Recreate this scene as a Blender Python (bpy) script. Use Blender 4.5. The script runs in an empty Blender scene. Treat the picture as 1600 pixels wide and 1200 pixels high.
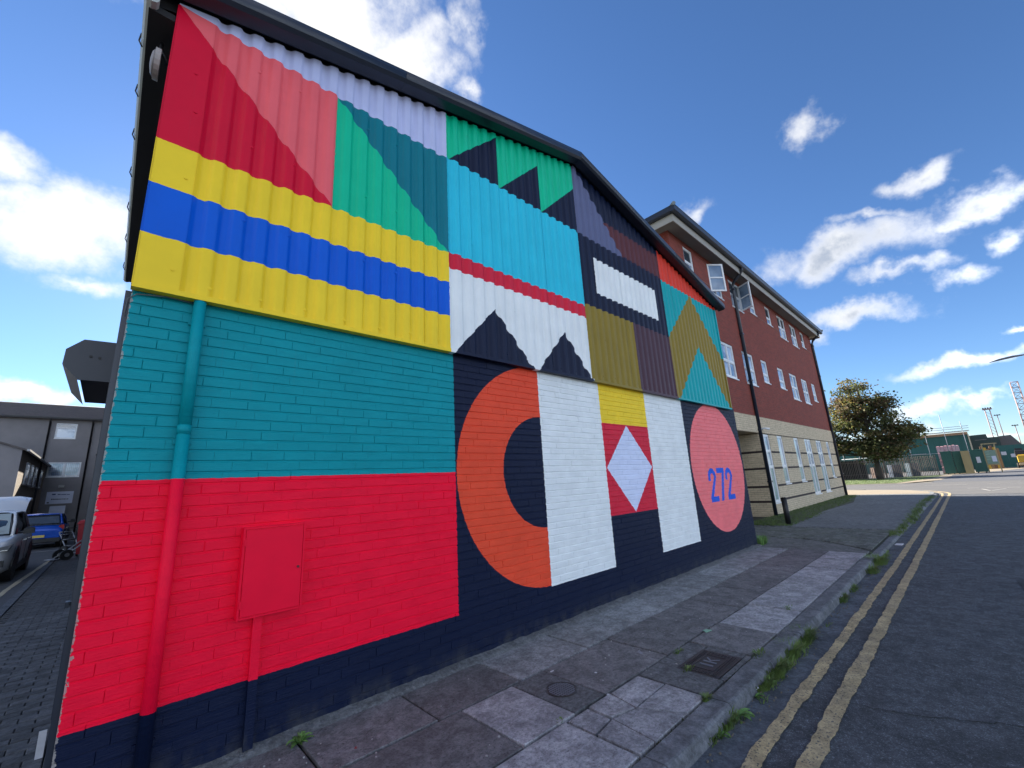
import bpy, bmesh, math, random
from mathutils import Vector, Matrix
R = math.radians
random.seed(7)
S = bpy.context.scene
C = S.collection

# ------------------------------------------------------------------ camera
F_PX, YAW, PIT, ROL = 657.587, R(43.6046), R(13.4116), R(-3.1803)
CP = Vector((0.0487, -3.6184, 1.6))
_f = Vector((math.sin(YAW)*math.cos(PIT), math.cos(YAW)*math.cos(PIT), math.sin(PIT)))
_r = Vector((math.cos(YAW), -math.sin(YAW), 0)); _u = _r.cross(_f)
CR = math.cos(ROL)*_r + math.sin(ROL)*_u
CU = -math.sin(ROL)*_r + math.cos(ROL)*_u
CF = _f
cd = bpy.data.cameras.new('camera'); cam = bpy.data.objects.new('camera', cd); C.objects.link(cam)
M = Matrix.Identity(4)
for i in range(3):
    M[i][0] = CR[i]; M[i][1] = CU[i]; M[i][2] = -CF[i]; M[i][3] = CP[i]
cam.matrix_world = M
cd.sensor_width = 36; cd.lens = F_PX/1600*36; cd.clip_start = .05; cd.clip_end = 3000
S.camera = cam
def pdir(px, py): return (CF + CR*((px-800)/F_PX) - CU*((py-600)/F_PX)).normalized()
def at(px, py, axis, val):
    d = pdir(px, py); t = (val-CP[axis])/d[axis]; return CP + d*t

# ------------------------------------------------------------------ sun, exposure
SUN_AZ, SUN_EL = R(8), R(27)
S.view_settings.view_transform = 'Standard'; S.view_settings.look = 'None'
S.view_settings.exposure = 2.8; S.view_settings.gamma = 1
sd = bpy.data.lights.new('sun', 'SUN'); sd.energy = 3.2; sd.angle = R(.5); sd.color = (1, .9, .76)
sun = bpy.data.objects.new('sun', sd); C.objects.link(sun)
SV = Vector((math.sin(SUN_AZ)*math.cos(SUN_EL), math.cos(SUN_AZ)*math.cos(SUN_EL), math.sin(SUN_EL)))
sun.rotation_euler = SV.to_track_quat('Z', 'Y').to_euler(); sun.location = (0, 0, 60)

# ------------------------------------------------------------------ node helpers
class NB:
    def __init__(s, tree): s.t = tree; s.N = tree.nodes; s.L = tree.links
    def n(s, typ, **kw):
        o = s.N.new(typ)
        for k, v in kw.items(): setattr(o, k, v)
        return o
    def put(s, sock, v):
        if isinstance(v, bpy.types.NodeSocket): s.L.new(v, sock)
        elif v is not None: sock.default_value = v
    def m(s, op, a, b=None, c=None, clamp=False):
        o = s.n('ShaderNodeMath', operation=op, use_clamp=clamp)
        s.put(o.inputs[0], a); s.put(o.inputs[1], b)
        if c is not None: s.put(o.inputs[2], c)
        return o.outputs[0]
    def dot(s, v, w):
        o = s.n('ShaderNodeVectorMath', operation='DOT_PRODUCT'); s.put(o.inputs[0], v); o.inputs[1].default_value = w
        return o.outputs['Value']
    def noise(s, vec, scale, detail=4, rough=.55, dist=0, col=False):
        o = s.n('ShaderNodeTexNoise'); s.put(o.inputs['Vector'], vec); o.inputs['Scale'].default_value = scale
        o.inputs['Detail'].default_value = detail; o.inputs['Roughness'].default_value = rough; o.inputs['Distortion'].default_value = dist
        return o.outputs['Color' if col else 'Fac']
    def scale(s, vec, v):
        o = s.n('ShaderNodeVectorMath', operation='MULTIPLY'); s.put(o.inputs[0], vec); o.inputs[1].default_value = v; return o.outputs[0]
    def ramp(s, f, a, b, c0=0., c1=1., smooth=True):
        o = s.n('ShaderNodeMapRange', interpolation_type='SMOOTHSTEP' if smooth else 'LINEAR')
        s.put(o.inputs[0], f); o.inputs[1].default_value = a; o.inputs[2].default_value = b
        o.inputs[3].default_value = c0; o.inputs[4].default_value = c1; return o.outputs[0]
    def mix(s, f, a, b, mode='MIX'):
        o = s.n('ShaderNodeMix', data_type='RGBA', blend_type=mode)
        s.put(o.inputs[0], f)
        for k, v in ((6, a), (7, b)):
            if isinstance(v, tuple) and len(v) == 3: v = v+(1,)
            s.put(o.inputs[k], v)
        return o.outputs[2]
def lin(r, g, b, k=1.0):
    def f(c):
        c /= 255.; return c/12.92 if c <= .04045 else ((c+.055)/1.055)**2.4
    return tuple(min(.92, f(c)*k) for c in (r, g, b))

# ------------------------------------------------------------------ sky
W = bpy.data.worlds.new('World'); S.world = W; W.use_nodes = True
nb = NB(W.node_tree); nb.N.clear()
sky = nb.n('ShaderNodeTexSky', sky_type='NISHITA'); sky.sun_disc = False
sky.sun_elevation = SUN_EL; sky.sun_rotation = SUN_AZ
sky.air_density = .9; sky.dust_density = .08; sky.ozone_density = 3.0
tc = nb.n('ShaderNodeTexCoord'); nrm = nb.n('ShaderNodeVectorMath', operation='NORMALIZE'); nb.L.new(tc.outputs['Generated'], nrm.inputs[0])
DIR = nrm.outputs[0]
warp = nb.noise(DIR, 5, 6, .6, col=True)
sub = nb.n('ShaderNodeVectorMath', operation='SUBTRACT'); nb.L.new(warp, sub.inputs[0]); sub.inputs[1].default_value = (.5, .5, .5)
wv = nb.scale(sub.outputs[0], (.22, .22, .16)); add = nb.n('ShaderNodeVectorMath', operation='ADD'); nb.L.new(DIR, add.inputs[0]); nb.L.new(wv, add.inputs[1])
DW = add.outputs[0]
CLOUDS = [(80, 350, 150, 75, 12, 1.15), (0, 240, 60, 45, 30, 0.9), (150, 440, 70, 18, 10, 0.7), (40, 608, 100, 16, 3, 0.95), (520, 20, 190, 75, 18, 1.25), (640, 85, 110, 60, 25, 1.15), (730, 40, 32, 70, -10, 0.75), (745, 160, 22, 14, 20, 0.5), (420, -60, 260, 90, 10, 1.2), (1287, 205, 37, 32, -15, 0.92), (1085, 306, 46, 20, -22, 0.87), (1292, 412, 118, 40, -14, 1.15), (1350, 356, 35, 11, -8, 0.58), (1438, 280, 62, 24, -26, 0.85), (1508, 330, 64, 27, -22, 0.95), (1550, 385, 30, 20, -20, 0.73), (1392, 440, 55, 14, -14, 0.7), (1480, 440, 37, 13, -15, 0.63), (1350, 500, 84, 20, -10, 0.97), (1275, 530, 35, 14, -10, 0.68), (1500, 574, 110, 16, -6, 0.97), (1440, 634, 79, 11, -6, 0.6), (1530, 622, 88, 9, -6, 0.6), (1594, 522, 23, 10, 0, 0.78), (1400, 662, 53, 8, 0, 0.34), (1560, 672, 62, 7, -3, 0.34), (1452, 362, 40, 16, -20, 0.75)]
field = None
for px, py, w, h, tilt, k in CLOUDS:
    c = pdir(px, py); zz = c.dot(CF); t = R(-tilt if False else tilt)
    rr = (math.cos(t)*CR - math.sin(t)*CU); uu = (math.sin(t)*CR + math.cos(t)*CU)
    rr = (rr - c*rr.dot(c)).normalized(); uu = c.cross(rr).normalized()
    s_ = F_PX/zz
    a = nb.dot(DW, tuple(rr*(s_/w))); b = nb.dot(DW, tuple(uu*(s_/h))); fw = nb.dot(DW, tuple(c))
    oa = rr.dot(c)*s_/w
    q = nb.m('ADD', nb.m('MULTIPLY', a, a), nb.m('MULTIPLY', b, b))
    fld = nb.m('MULTIPLY', nb.m('SUBTRACT', 1.0, nb.m('POWER', q, .5)), k)
    fld = nb.m('SUBTRACT', fld, nb.m('MULTIPLY', nb.m('LESS_THAN', fw, .3), 10.))
    field = fld if field is None else nb.m('MAXIMUM', field, fld)
n1 = nb.noise(DIR, 9, 9, .62); n2 = nb.noise(DIR, 3.2, 3, .5)
field = nb.m('ADD', field, nb.m('MULTIPLY', nb.m('SUBTRACT', n1, .5), 2.1))
# denser out-of-view cloud, added over the remaining sky to light the walls
sp = nb.n('ShaderNodeSeparateXYZ'); nb.L.new(DIR, sp.inputs[0])
zc = nb.m('ADD', nb.m('MAXIMUM', sp.outputs[2], 0), .18)
cb = nb.n('ShaderNodeCombineXYZ'); nb.put(cb.inputs[0], nb.m('DIVIDE', sp.outputs[0], zc)); nb.put(cb.inputs[1], nb.m('DIVIDE', sp.outputs[1], zc)); cb.inputs[2].default_value = 3.1
n3 = nb.noise(cb.outputs[0], 1.3, 8, .6)
fwd = nb.dot(DIR, tuple(CF))
rest = nb.m('MULTIPLY', nb.m('SUBTRACT', n3, .475), 5.0)
rest = nb.m('SUBTRACT', rest, nb.m('MULTIPLY', nb.ramp(fwd, .38, .56), 8.))
field = nb.m('MAXIMUM', field, rest)
dens = nb.ramp(field, -.10, 1.0)
sunny = nb.ramp(nb.dot(DIR, tuple(SV)), .55, 1.0)
n4 = nb.noise(DIR, 14, 6, .6)
core = nb.m('MULTIPLY', nb.ramp(field, .40, 1.15), nb.ramp(n4, .36, .60, .25, 1.0))
SKY_STR = .05
toS = nb.dot(DIR, tuple(SV))
front = nb.ramp(toS, .35, -.35, .0, 1.0)          # clouds opposite the sun brightened as fill for the shaded walls
rim = nb.mix(front, (.165/SKY_STR, .165/SKY_STR, .165/SKY_STR), (.62/SKY_STR, .64/SKY_STR, .67/SKY_STR))
cor = nb.mix(front, (.072/SKY_STR, .082/SKY_STR, .100/SKY_STR), (.42/SKY_STR, .42/SKY_STR, .43/SKY_STR))
ccol = nb.mix(core, rim, cor)
ccol = nb.mix(nb.m('MULTIPLY', sunny, .85), ccol, (.19/SKY_STR, .187/SKY_STR, .18/SKY_STR))
skyc = nb.n('ShaderNodeHueSaturation'); skyc.inputs['Saturation'].default_value = 1.06; skyc.inputs['Value'].default_value = .50
nb.put(skyc.inputs['Color'], nb.mix(1.0, sky.outputs[0], (.88,.98,1.14), 'MULTIPLY'))
fin = nb.mix(nb.m('MULTIPLY', dens, .96), skyc.outputs[0], ccol)
# below the horizon the world stays plain ground grey
bg = nb.n('ShaderNodeBackground'); nb.L.new(fin, bg.inputs[0]); bg.inputs[1].default_value = SKY_STR
wo = nb.n('ShaderNodeOutputWorld'); nb.L.new(bg.outputs[0], wo.inputs[0])
W.cycles.sampling_method = 'MANUAL'; W.cycles.sample_map_resolution = 1024

# ------------------------------------------------------------------ materials
MATS = {}
def mat(name, col, rough=.7, col2=None, scale=6, amt=.5, bump=0, bscale=60, metal=0, spec=.5, rnd=0, coord='pos', speck=None, stretch=None, emit=0, grain=0):
    if name in MATS: return MATS[name]
    m = bpy.data.materials.new(name); m.use_nodes = True; b = NB(m.node_tree); p = b.N['Principled BSDF']
    if coord == 'pos': v = b.n('ShaderNodeNewGeometry').outputs['Position']
    else: v = b.n('ShaderNodeTexCoord').outputs['Object']
    if stretch: v = b.scale(v, stretch)
    c2 = col2 or tuple(x*.75 for x in col)
    f = b.ramp(b.noise(v, scale, 6, .62), .5-amt*.5, .5+amt*.5)
    c = b.mix(f, col, c2)
    if speck:
        sc, th, sc_col, k = speck
        c = b.mix(b.m('MULTIPLY', b.ramp(b.noise(v, sc, 2, .5), th, th+.06), k), c, sc_col)
    if grain:
        g1 = b.ramp(b.noise(v, 34, 5, .75), .3, .7, 1-grain, 1+grain, False); g2 = b.ramp(b.noise(v, 7, 5, .7, .6), .36, .64, 1-grain*.7, 1+grain*.5)
        g = b.m('MULTIPLY', g1, g2); cg = b.n('ShaderNodeCombineColor'); [b.put(cg.inputs[i], g) for i in range(3)]
        c = b.mix(1.0, c, cg.outputs[0], 'MULTIPLY')
    if rnd:
        oi = b.n('ShaderNodeObjectInfo'); hs = b.n('ShaderNodeHueSaturation'); b.L.new(c, hs.inputs['Color'])
        b.put(hs.inputs['Value'], b.ramp(oi.outputs['Random'], 0, 1, 1-rnd, 1+rnd, False)); c = hs.outputs[0]
    b.put(p.inputs['Base Color'], c); p.inputs['Roughness'].default_value = rough
    p.inputs['Metallic'].default_value = metal; p.inputs['Specular IOR Level'].default_value = spec
    if bump:
        bp = b.n('ShaderNodeBump'); bp.inputs['Strength'].default_value = bump; bp.inputs['Distance'].default_value = .01
        b.put(bp.inputs['Height'], b.noise(v, bscale, 5, .65)); b.L.new(bp.outputs[0], p.inputs['Normal'])
    if emit:
        p.inputs['Emission Color'].default_value = col+(1,); p.inputs['Emission Strength'].default_value = emit
    MATS[name] = m; return m
def glass_mat(name, col=(.02, .03, .04), rough=.03, curtain=None):
    if name in MATS: return MATS[name]
    m = bpy.data.materials.new(name); m.use_nodes = True; b = NB(m.node_tree); p = b.N['Principled BSDF']
    v = b.n('ShaderNodeNewGeometry').outputs['Position']
    c = b.mix(b.ramp(b.noise(v, 1.2, 3), .4, .6), col, curtain or tuple(x*1.8 for x in col))
    b.put(p.inputs['Base Color'], c); p.inputs['Roughness'].default_value = rough; p.inputs['Specular IOR Level'].default_value = .9
    p.inputs['IOR'].default_value = 1.6
    MATS[name] = m; return m

# palette of the mural (albedos)
P_ = dict(navy=(.0045,.010,.036), crimson=lin(212,6,50), red=lin(246,8,54), salmon=lin(236,100,108), lav=lin(190,196,232), green=lin(0,190,146), teal_d=lin(0,116,132),
 yellow=lin(255,210,46), blue=lin(0,92,206), cyan=lin(44,194,220), white=lin(232,236,236), grey=lin(96,102,136), maroon=lin(92,48,54), plum=lin(78,54,66), olive=lin(140,120,46),
 orange_red=lin(220,64,46), teal=lin(0,143,154), teal2=lin(0,162,168), orange=lin(232,78,50), pale=lin(214,222,248), txt=lin(22,92,214), crim2=lin(214,34,62))
def mural(name, base, prims, owner, kind):
    m = bpy.data.materials.new(name); m.use_nodes = True; b = NB(m.node_tree); p = b.N['Principled BSDF']
    t = b.n('ShaderNodeTexCoord'); t.object = owner; V = t.outputs['Object']
    # hand painted edges wander by a few millimetres
    w = b.noise(V, 22, 2, .5, col=True); sb = b.n('ShaderNodeVectorMath', operation='SUBTRACT'); b.L.new(w, sb.inputs[0]); sb.inputs[1].default_value = (.5,.5,.5)
    ad = b.n('ShaderNodeVectorMath', operation='ADD'); b.L.new(V, ad.inputs[0]); b.put(ad.inputs[1], b.scale(sb.outputs[0], (.012,.012,.012)))
    VV = ad.outputs[0]; sx = b.n('ShaderNodeSeparateXYZ'); b.L.new(VV, sx.inputs[0]); X, Z = sx.outputs[0], sx.outputs[2]
    col = base+(1,)
    cache = {}
    def gt(s, v, ax):
        k = (ax, round(v, 4), 'g')
        if k not in cache: cache[k] = b.m('GREATER_THAN', s, v)
        return cache[k]
    def lt(s, v, ax):
        k = (ax, round(v, 4), 'l')
        if k not in cache: cache[k] = b.m('LESS_THAN', s, v)
        return cache[k]
    for pr in prims:
        c = pr[1]; ms = []
        if pr[0] == 'r':
            x0, x1, z0, z1 = pr[2:]
            if x0 is not None: ms.append(gt(X, x0, 'x'))
            if x1 is not None: ms.append(lt(X, x1, 'x'))
            if z0 is not None: ms.append(gt(Z, z0, 'z'))
            if z1 is not None: ms.append(lt(Z, z1, 'z'))
        elif pr[0] == 'p':
            pts = pr[2]; n = len(pts); ar = sum(pts[i][0]*pts[(i+1)%n][1]-pts[(i+1)%n][0]*pts[i][1] for i in range(n))
            if ar < 0: pts = pts[::-1]
            for i in range(n):
                (x0, z0), (x1, z1) = pts[i], pts[(i+1)%n]; nx, nz = -(z1-z0), (x1-x0); l = math.hypot(nx, nz); nx /= l; nz /= l
                d = nx*x0+nz*z0
                if abs(nx) > .9999: ms.append(gt(X, d*nx, 'x') if nx > 0 else lt(X, d*nx, 'x'))
                elif abs(nz) > .9999: ms.append(gt(Z, d*nz, 'z') if nz > 0 else lt(Z, d*nz, 'z'))
                else: ms.append(b.m('GREATER_THAN', b.dot(VV, (nx, 0, nz)), d))
        elif pr[0] == 'c':    # circle cx cz r, optional inner radius, optional clip rect
            cx, cz, ro, ri = pr[2:6]; dx = b.m('SUBTRACT', X, cx); dz = b.m('SUBTRACT', Z, cz)
            dd = b.m('SQRT', b.m('ADD', b.m('MULTIPLY', dx, dx), b.m('MULTIPLY', dz, dz)))
            ms.append(b.m('LESS_THAN', dd, ro))
            if ri: ms.append(b.m('GREATER_THAN', dd, ri))
            if len(pr) > 6:
                x0, x1, z0, z1 = pr[6]
                if x0 is not None: ms.append(gt(X, x0, 'x'))
                if x1 is not None: ms.append(lt(X, x1, 'x'))
                if z0 is not None: ms.append(gt(Z, z0, 'z'))
                if z1 is not None: ms.append(lt(Z, z1, 'z'))
        f = ms[0]
        for q in ms[1:]: f = b.m('MULTIPLY', f, q)
        col = b.mix(f, col, c)
    wear = b.ramp(b.noise(V, 2.3, 6, .65), .3, .75, .94, 1.03); hs = b.n('ShaderNodeHueSaturation'); b.L.new(col, hs.inputs['Color'])
    if kind == 'brick':
        oi = b.n('ShaderNodeObjectInfo'); rv = b.ramp(b.noise(b.scale(V, (4.4, 1, 13.3)), 1, 1, .4), .3, .7, .965, 1.03)
        b.put(hs.inputs['Value'], b.m('MULTIPLY', wear, rv))
    else: b.put(hs.inputs['Value'], wear)
    fin_c = hs.outputs[0]
    if kind == 'brick':      # paint chipped off along the near corner, road dirt splashed on the foot of the wall
        chip = b.m('LESS_THAN', X, b.m('MULTIPLY', b.m('SUBTRACT', b.noise(V, 30, 4, .7), .42), .07))
        fin_c = b.mix(b.m('MULTIPLY', chip, .8), fin_c, (.34,.31,.29))
        dirt = b.m('MULTIPLY', b.ramp(Z, .22, -.02, 0, .55), b.ramp(b.noise(b.scale(V, (1, 1, .6)), 7, 6, .7), .38, .68))
        fin_c = b.mix(dirt, fin_c, (.075,.075,.07))
        drip = b.m('MULTIPLY', b.ramp(b.noise(b.scale(V, (26, 1, .9)), 1, 3, .6), .60, .74, 0, .10), b.ramp(Z, .4, 3.0))
        fin_c = b.mix(drip, fin_c, (.10,.10,.10))
    else:
        run = b.ramp(b.noise(b.scale(V, (34, 1, .8)), 1, 4, .65), .60, .78, 0, .10)
        fin_c = b.mix(run, fin_c, (.12,.12,.12))
    b.put(p.inputs['Base Color'], fin_c)
    p.inputs['Roughness'].default_value = .52 if kind == 'brick' else .42; p.inputs['Specular IOR Level'].default_value = .16
    bp = b.n('ShaderNodeBump'); bp.inputs['Distance'].default_value = .006
    if kind == 'brick':
        bp.inputs['Strength'].default_value = .55
        h = b.m('ADD', b.noise(b.scale(V, (9, 30, 120)), 1, 4, .6), b.m('MULTIPLY', b.noise(V, 45, 4, .6), .5)); b.put(bp.inputs['Height'], h)
    else:
        bp.inputs['Strength'].default_value = .12; b.put(bp.inputs['Height'], b.noise(V, 3, 3, .5))
    b.L.new(bp.outputs[0], p.inputs['Normal'])
    return m

def brick_tex(name, c1, c2, mortar, bw=.225, rh=.075, msize=.01, rnd=.5):
    m = bpy.data.materials.new(name); m.use_nodes = True; b = NB(m.node_tree); p = b.N['Principled BSDF']
    v = b.n('ShaderNodeNewGeometry').outputs['Position']; s = b.n('ShaderNodeSeparateXYZ'); b.L.new(v, s.inputs[0])
    c = b.n('ShaderNodeCombineXYZ'); b.put(c.inputs[0], b.m('ADD', s.outputs[0], s.outputs[1])); b.put(c.inputs[1], s.outputs[2])
    t = b.n('ShaderNodeTexBrick'); b.L.new(c.outputs[0], t.inputs['Vector']); t.inputs['Scale'].default_value = 1
    t.inputs['Brick Width'].default_value = bw; t.inputs['Row Height'].default_value = rh; t.inputs['Mortar Size'].default_value = msize*.6; t.inputs['Mortar Smooth'].default_value = .2
    t.inputs['Color1'].default_value = c1+(1,); t.inputs['Color2'].default_value = c2+(1,); t.inputs['Mortar'].default_value = mortar+(1,)
    col = b.mix(b.ramp(b.noise(v, .8, 6, .7), .35, .7, 0, .35), t.outputs['Color'], tuple(x*.6 for x in c1))
    col = b.mix(b.ramp(b.noise(b.scale(v, (5, 5, 14)), 1, 4, .7), .35, .7, 0, .45), col, tuple(x*1.5 for x in c2))
    b.put(p.inputs['Base Color'], col); p.inputs['Roughness'].default_value = .85
    bp = b.n('ShaderNodeBump'); bp.inputs['Strength'].default_value = .8; bp.inputs['Distance'].default_value = .008
    h = b.m('ADD', b.m('MULTIPLY', t.outputs['Fac'], -1.), b.m('MULTIPLY', b.noise(v, 60, 3), .4)); b.put(bp.inputs['Height'], h); b.L.new(bp.outputs[0], p.inputs['Normal'])
    return m

m_navy_metal = mat('navy_coated_metal', (.012,.017,.030), .38, (.018,.024,.04), 1.5, bump=.05, bscale=8)
m_black = mat('black_trim', (.008,.008,.010), .5)
m_white_pvc = mat('white_upvc', (.74,.76,.78), .35, (.66,.68,.7), 3)
m_glass = glass_mat('window_glass', (.03,.045,.06))
m_glass_c = glass_mat('curtained_glass', (.14,.20,.30), .08, (.52,.58,.66))
m_frost = glass_mat('frosted_glass', (.16,.27,.27), .25, (.24,.36,.35))
m_asphalt = mat('asphalt', (.046,.052,.063), .85, (.064,.070,.082), 1.2, .5, 1.0, 140, speck=(120, .57, (.15,.17,.20), .8), grain=.5)
m_asphalt_far = mat('worn_asphalt', (.075,.077,.083), .85, (.10,.10,.10), .6, .6, .5, 90)
m_gutter = mat('gutter_patch', (.05,.06,.078), .9, (.10,.11,.13), 4, .6, .8, 90, grain=.45)
m_joint = mat('dirt_joint', (.009,.010,.008), .95, (.022,.026,.014), 9)
m_kerb = mat('kerb_concrete', (.17,.18,.20), .85, (.085,.09,.10), 5, .7, .8, 80, rnd=.12, grain=.4)
def slab_mat(n, a, b_): return mat(n, a, .88, b_, 2.2, .5, .8, 90, rnd=.14, speck=(70, .60, tuple(x*.4 for x in a), .8), grain=.42)
m_slab_d = slab_mat('dark_slab', (.165,.164,.172), (.12,.12,.128))
m_slab_g = slab_mat('grey_slab', (.28,.295,.31), (.19,.20,.21))
m_slab_l = slab_mat('light_slab', (.37,.372,.395), (.25,.252,.275))
m_conc = mat('patch_concrete', (.15,.155,.165), .9, (.075,.08,.085), 7, .7, 1.0, 60, grain=.5)
m_cover = mat('cast_iron', (.040,.040,.048), .55, (.05,.04,.038), 12, .5, .3, 60, metal=.3)
m_yline = mat('yellow_road_paint', (.46,.36,.19), .8, (.30,.24,.15), 5, .8, .6, 120, speck=(60, .58, (.06,.065,.07), .9), grain=.35)
m_wline = mat('white_road_paint', (.34,.34,.33), .8, (.16,.16,.16), 3, .7)
m_paviour = mat('block_paviour', (.098,.100,.112), .88, (.055,.057,.064), 6, .6, .6, 90, rnd=.3, grain=.35)
m_paviour2 = mat('moss_paviour', (.13,.135,.135), .9, (.075,.085,.065), 3, .6, .6, 90, rnd=.22, grain=.4)
m_foot = mat('footway_asphalt', (.17,.18,.19), .88, (.11,.12,.13), .7, .6, .6, 120, speck=(90,.6,(.2,.2,.2),.4), grain=.4)
m_footwarm = mat('sun_tinted_footway', (.25,.21,.155), .9, (.20,.17,.13), .8, .6)  # warm sunlight put into the footway colour, for stretches in the sun
m_moss = mat('mossy_soil', (.045,.055,.022), .95, (.085,.085,.07), 5, .8, .9, 50, grain=.4)
m_grass = mat('grass_blades', (.075,.14,.025), .6, (.15,.21,.06), 5, .8, rnd=.2)
m_grass2 = mat('verge_grass', (.055,.085,.025), .85, (.075,.105,.035), 2, .8, .8, 40)
m_weed = mat('weed_leaf', (.07,.16,.03), .55, (.13,.24,.06), 12, .8, rnd=.25)
m_render = mat('grey_render', (.26,.245,.25), .9, (.19,.18,.185), .8, .7, .5, 40)
m_render_b = mat('buff_render', (.30,.235,.175), .9, (.25,.20,.15), 1.2, .6, .5, 40)
m_slate = mat('slate_roof', (.13,.11,.105), .8, (.075,.068,.066), 5, .8, .3, 40)
m_lamp = mat('weathered_light_housing', (.4,.4,.38), .6)
m_sign = mat('sign_board', (.62,.65,.78), .5, (.55,.58,.70), 3)
m_ink = mat('sign_ink', (.05,.07,.2), .6); m_inkr = mat('sign_ink_dark', (.03,.03,.05), .6)
m_rubber = mat('tyre_rubber', (.012,.012,.013), .8)
m_rim = mat('alloy_rim', (.05,.05,.055), .35, metal=.5)
m_silver = mat('silver_car_paint', (.62,.63,.64), .25, (.58,.59,.60), 1, metal=.1)
m_bluecar = mat('blue_car_paint', (.006,.07,.42), .2, (.005,.06,.36), 1, metal=.2)
m_dkplastic = mat('dark_plastic', (.012,.013,.016), .5)
m_carglass = glass_mat('car_glass', (.02,.025,.03), .04)
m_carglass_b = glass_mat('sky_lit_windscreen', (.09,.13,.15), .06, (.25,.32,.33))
m_plate = mat('number_plate', (.70,.52,.12), .5)
m_chrome = mat('chrome', (.55,.56,.58), .2, metal=.9)
m_redlamp = mat('rear_lamp', (.30,.01,.01), .25); m_headl = mat('head_lamp_glass', (.10,.11,.13), .1)
m_redbin = mat('red_plastic', (.42,.015,.03), .5)
m_steel = mat('bare_steel', (.32,.33,.35), .45, metal=.6)
m_scaff = mat('scaffold_tube', (.34,.37,.40), .5, metal=.3)
m_green = mat('green_coated_steel', (.012,.075,.062), .55, (.018,.095,.075), 1.5, stretch=(1,1,.2))
m_green2 = mat('green_cladding', (.012,.085,.075), .6, (.015,.10,.09), .8)
m_ply = mat('plywood', (.34,.27,.13), .8, (.28,.22,.11), 2, stretch=(1,1,.2))
m_cream = mat('cream_fascia', (.33,.315,.28), .6, (.29,.275,.25), 1.5)
m_soffit = mat('soffit_board', (.20,.18,.165), .8, (.16,.15,.14), 1)
m_roofmetal = mat('grey_roof_metal', (.16,.19,.20), .45, (.13,.16,.17), 2)
m_bark = mat('bark', (.055,.045,.035), .9, (.03,.026,.022), 14, .8, .8, 30)
m_pale = mat('galvanised_pale', (.085,.08,.075), .7, (.16,.12,.09), 2, .9, rnd=.25)
m_brownpale = mat('rusty_pale', (.13,.085,.06), .8, (.30,.20,.13), 2, .9, rnd=.3)
m_wrap = mat('shrink_wrap', (.50,.38,.42), .4, (.36,.14,.16), 3, .9, coord='pos')
m_darkhedge = mat('dark_boarding', (.012,.010,.010), .9)
m_yellowpaint = mat('yellow_machine_paint', (.42,.26,.02), .5)
m_wood = mat('timber_post', (.36,.29,.16), .8)
m_beige = mat('beige_metal', (.36,.28,.17), .7)
m_lattice = mat('dull_red_lattice', (.19,.17,.20), .7, (.26,.15,.13), .3)
m_white = mat('chalk_white', (.62,.62,.66), .8)
m_gum = mat('gum_white', (.38,.38,.38), .8)
m_notice = mat('notice_panel', (.20,.30,.24), .5)
m_leaf = []
for i, (a, b_) in enumerate([((.050,.066,.022),(.075,.09,.03)), ((.085,.085,.028),(.12,.10,.035)), ((.035,.048,.018),(.055,.065,.025)), ((.10,.070,.038),(.085,.06,.033))]):
    mm = mat('leaf_%s' % ['green','yellowing','dark','browning'][i], a, .75, b_, 3, .8)
    _b = NB(mm.node_tree); _p = _b.N['Principled BSDF']; _o = _b.N['Material Output']; _t = _b.n('ShaderNodeBsdfTranslucent'); _t.inputs[0].default_value = tuple(min(1, x*1.8) for x in b_)+(1,)
    _m = _b.n('ShaderNodeMixShader'); _m.inputs[0].default_value = .45; _b.L.new(_p.outputs[0], _m.inputs[1]); _b.L.new(_t.outputs[0], _m.inputs[2]); _b.L.new(_m.outputs[0], _o.inputs[0])
    m_leaf.append(mm)

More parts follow.
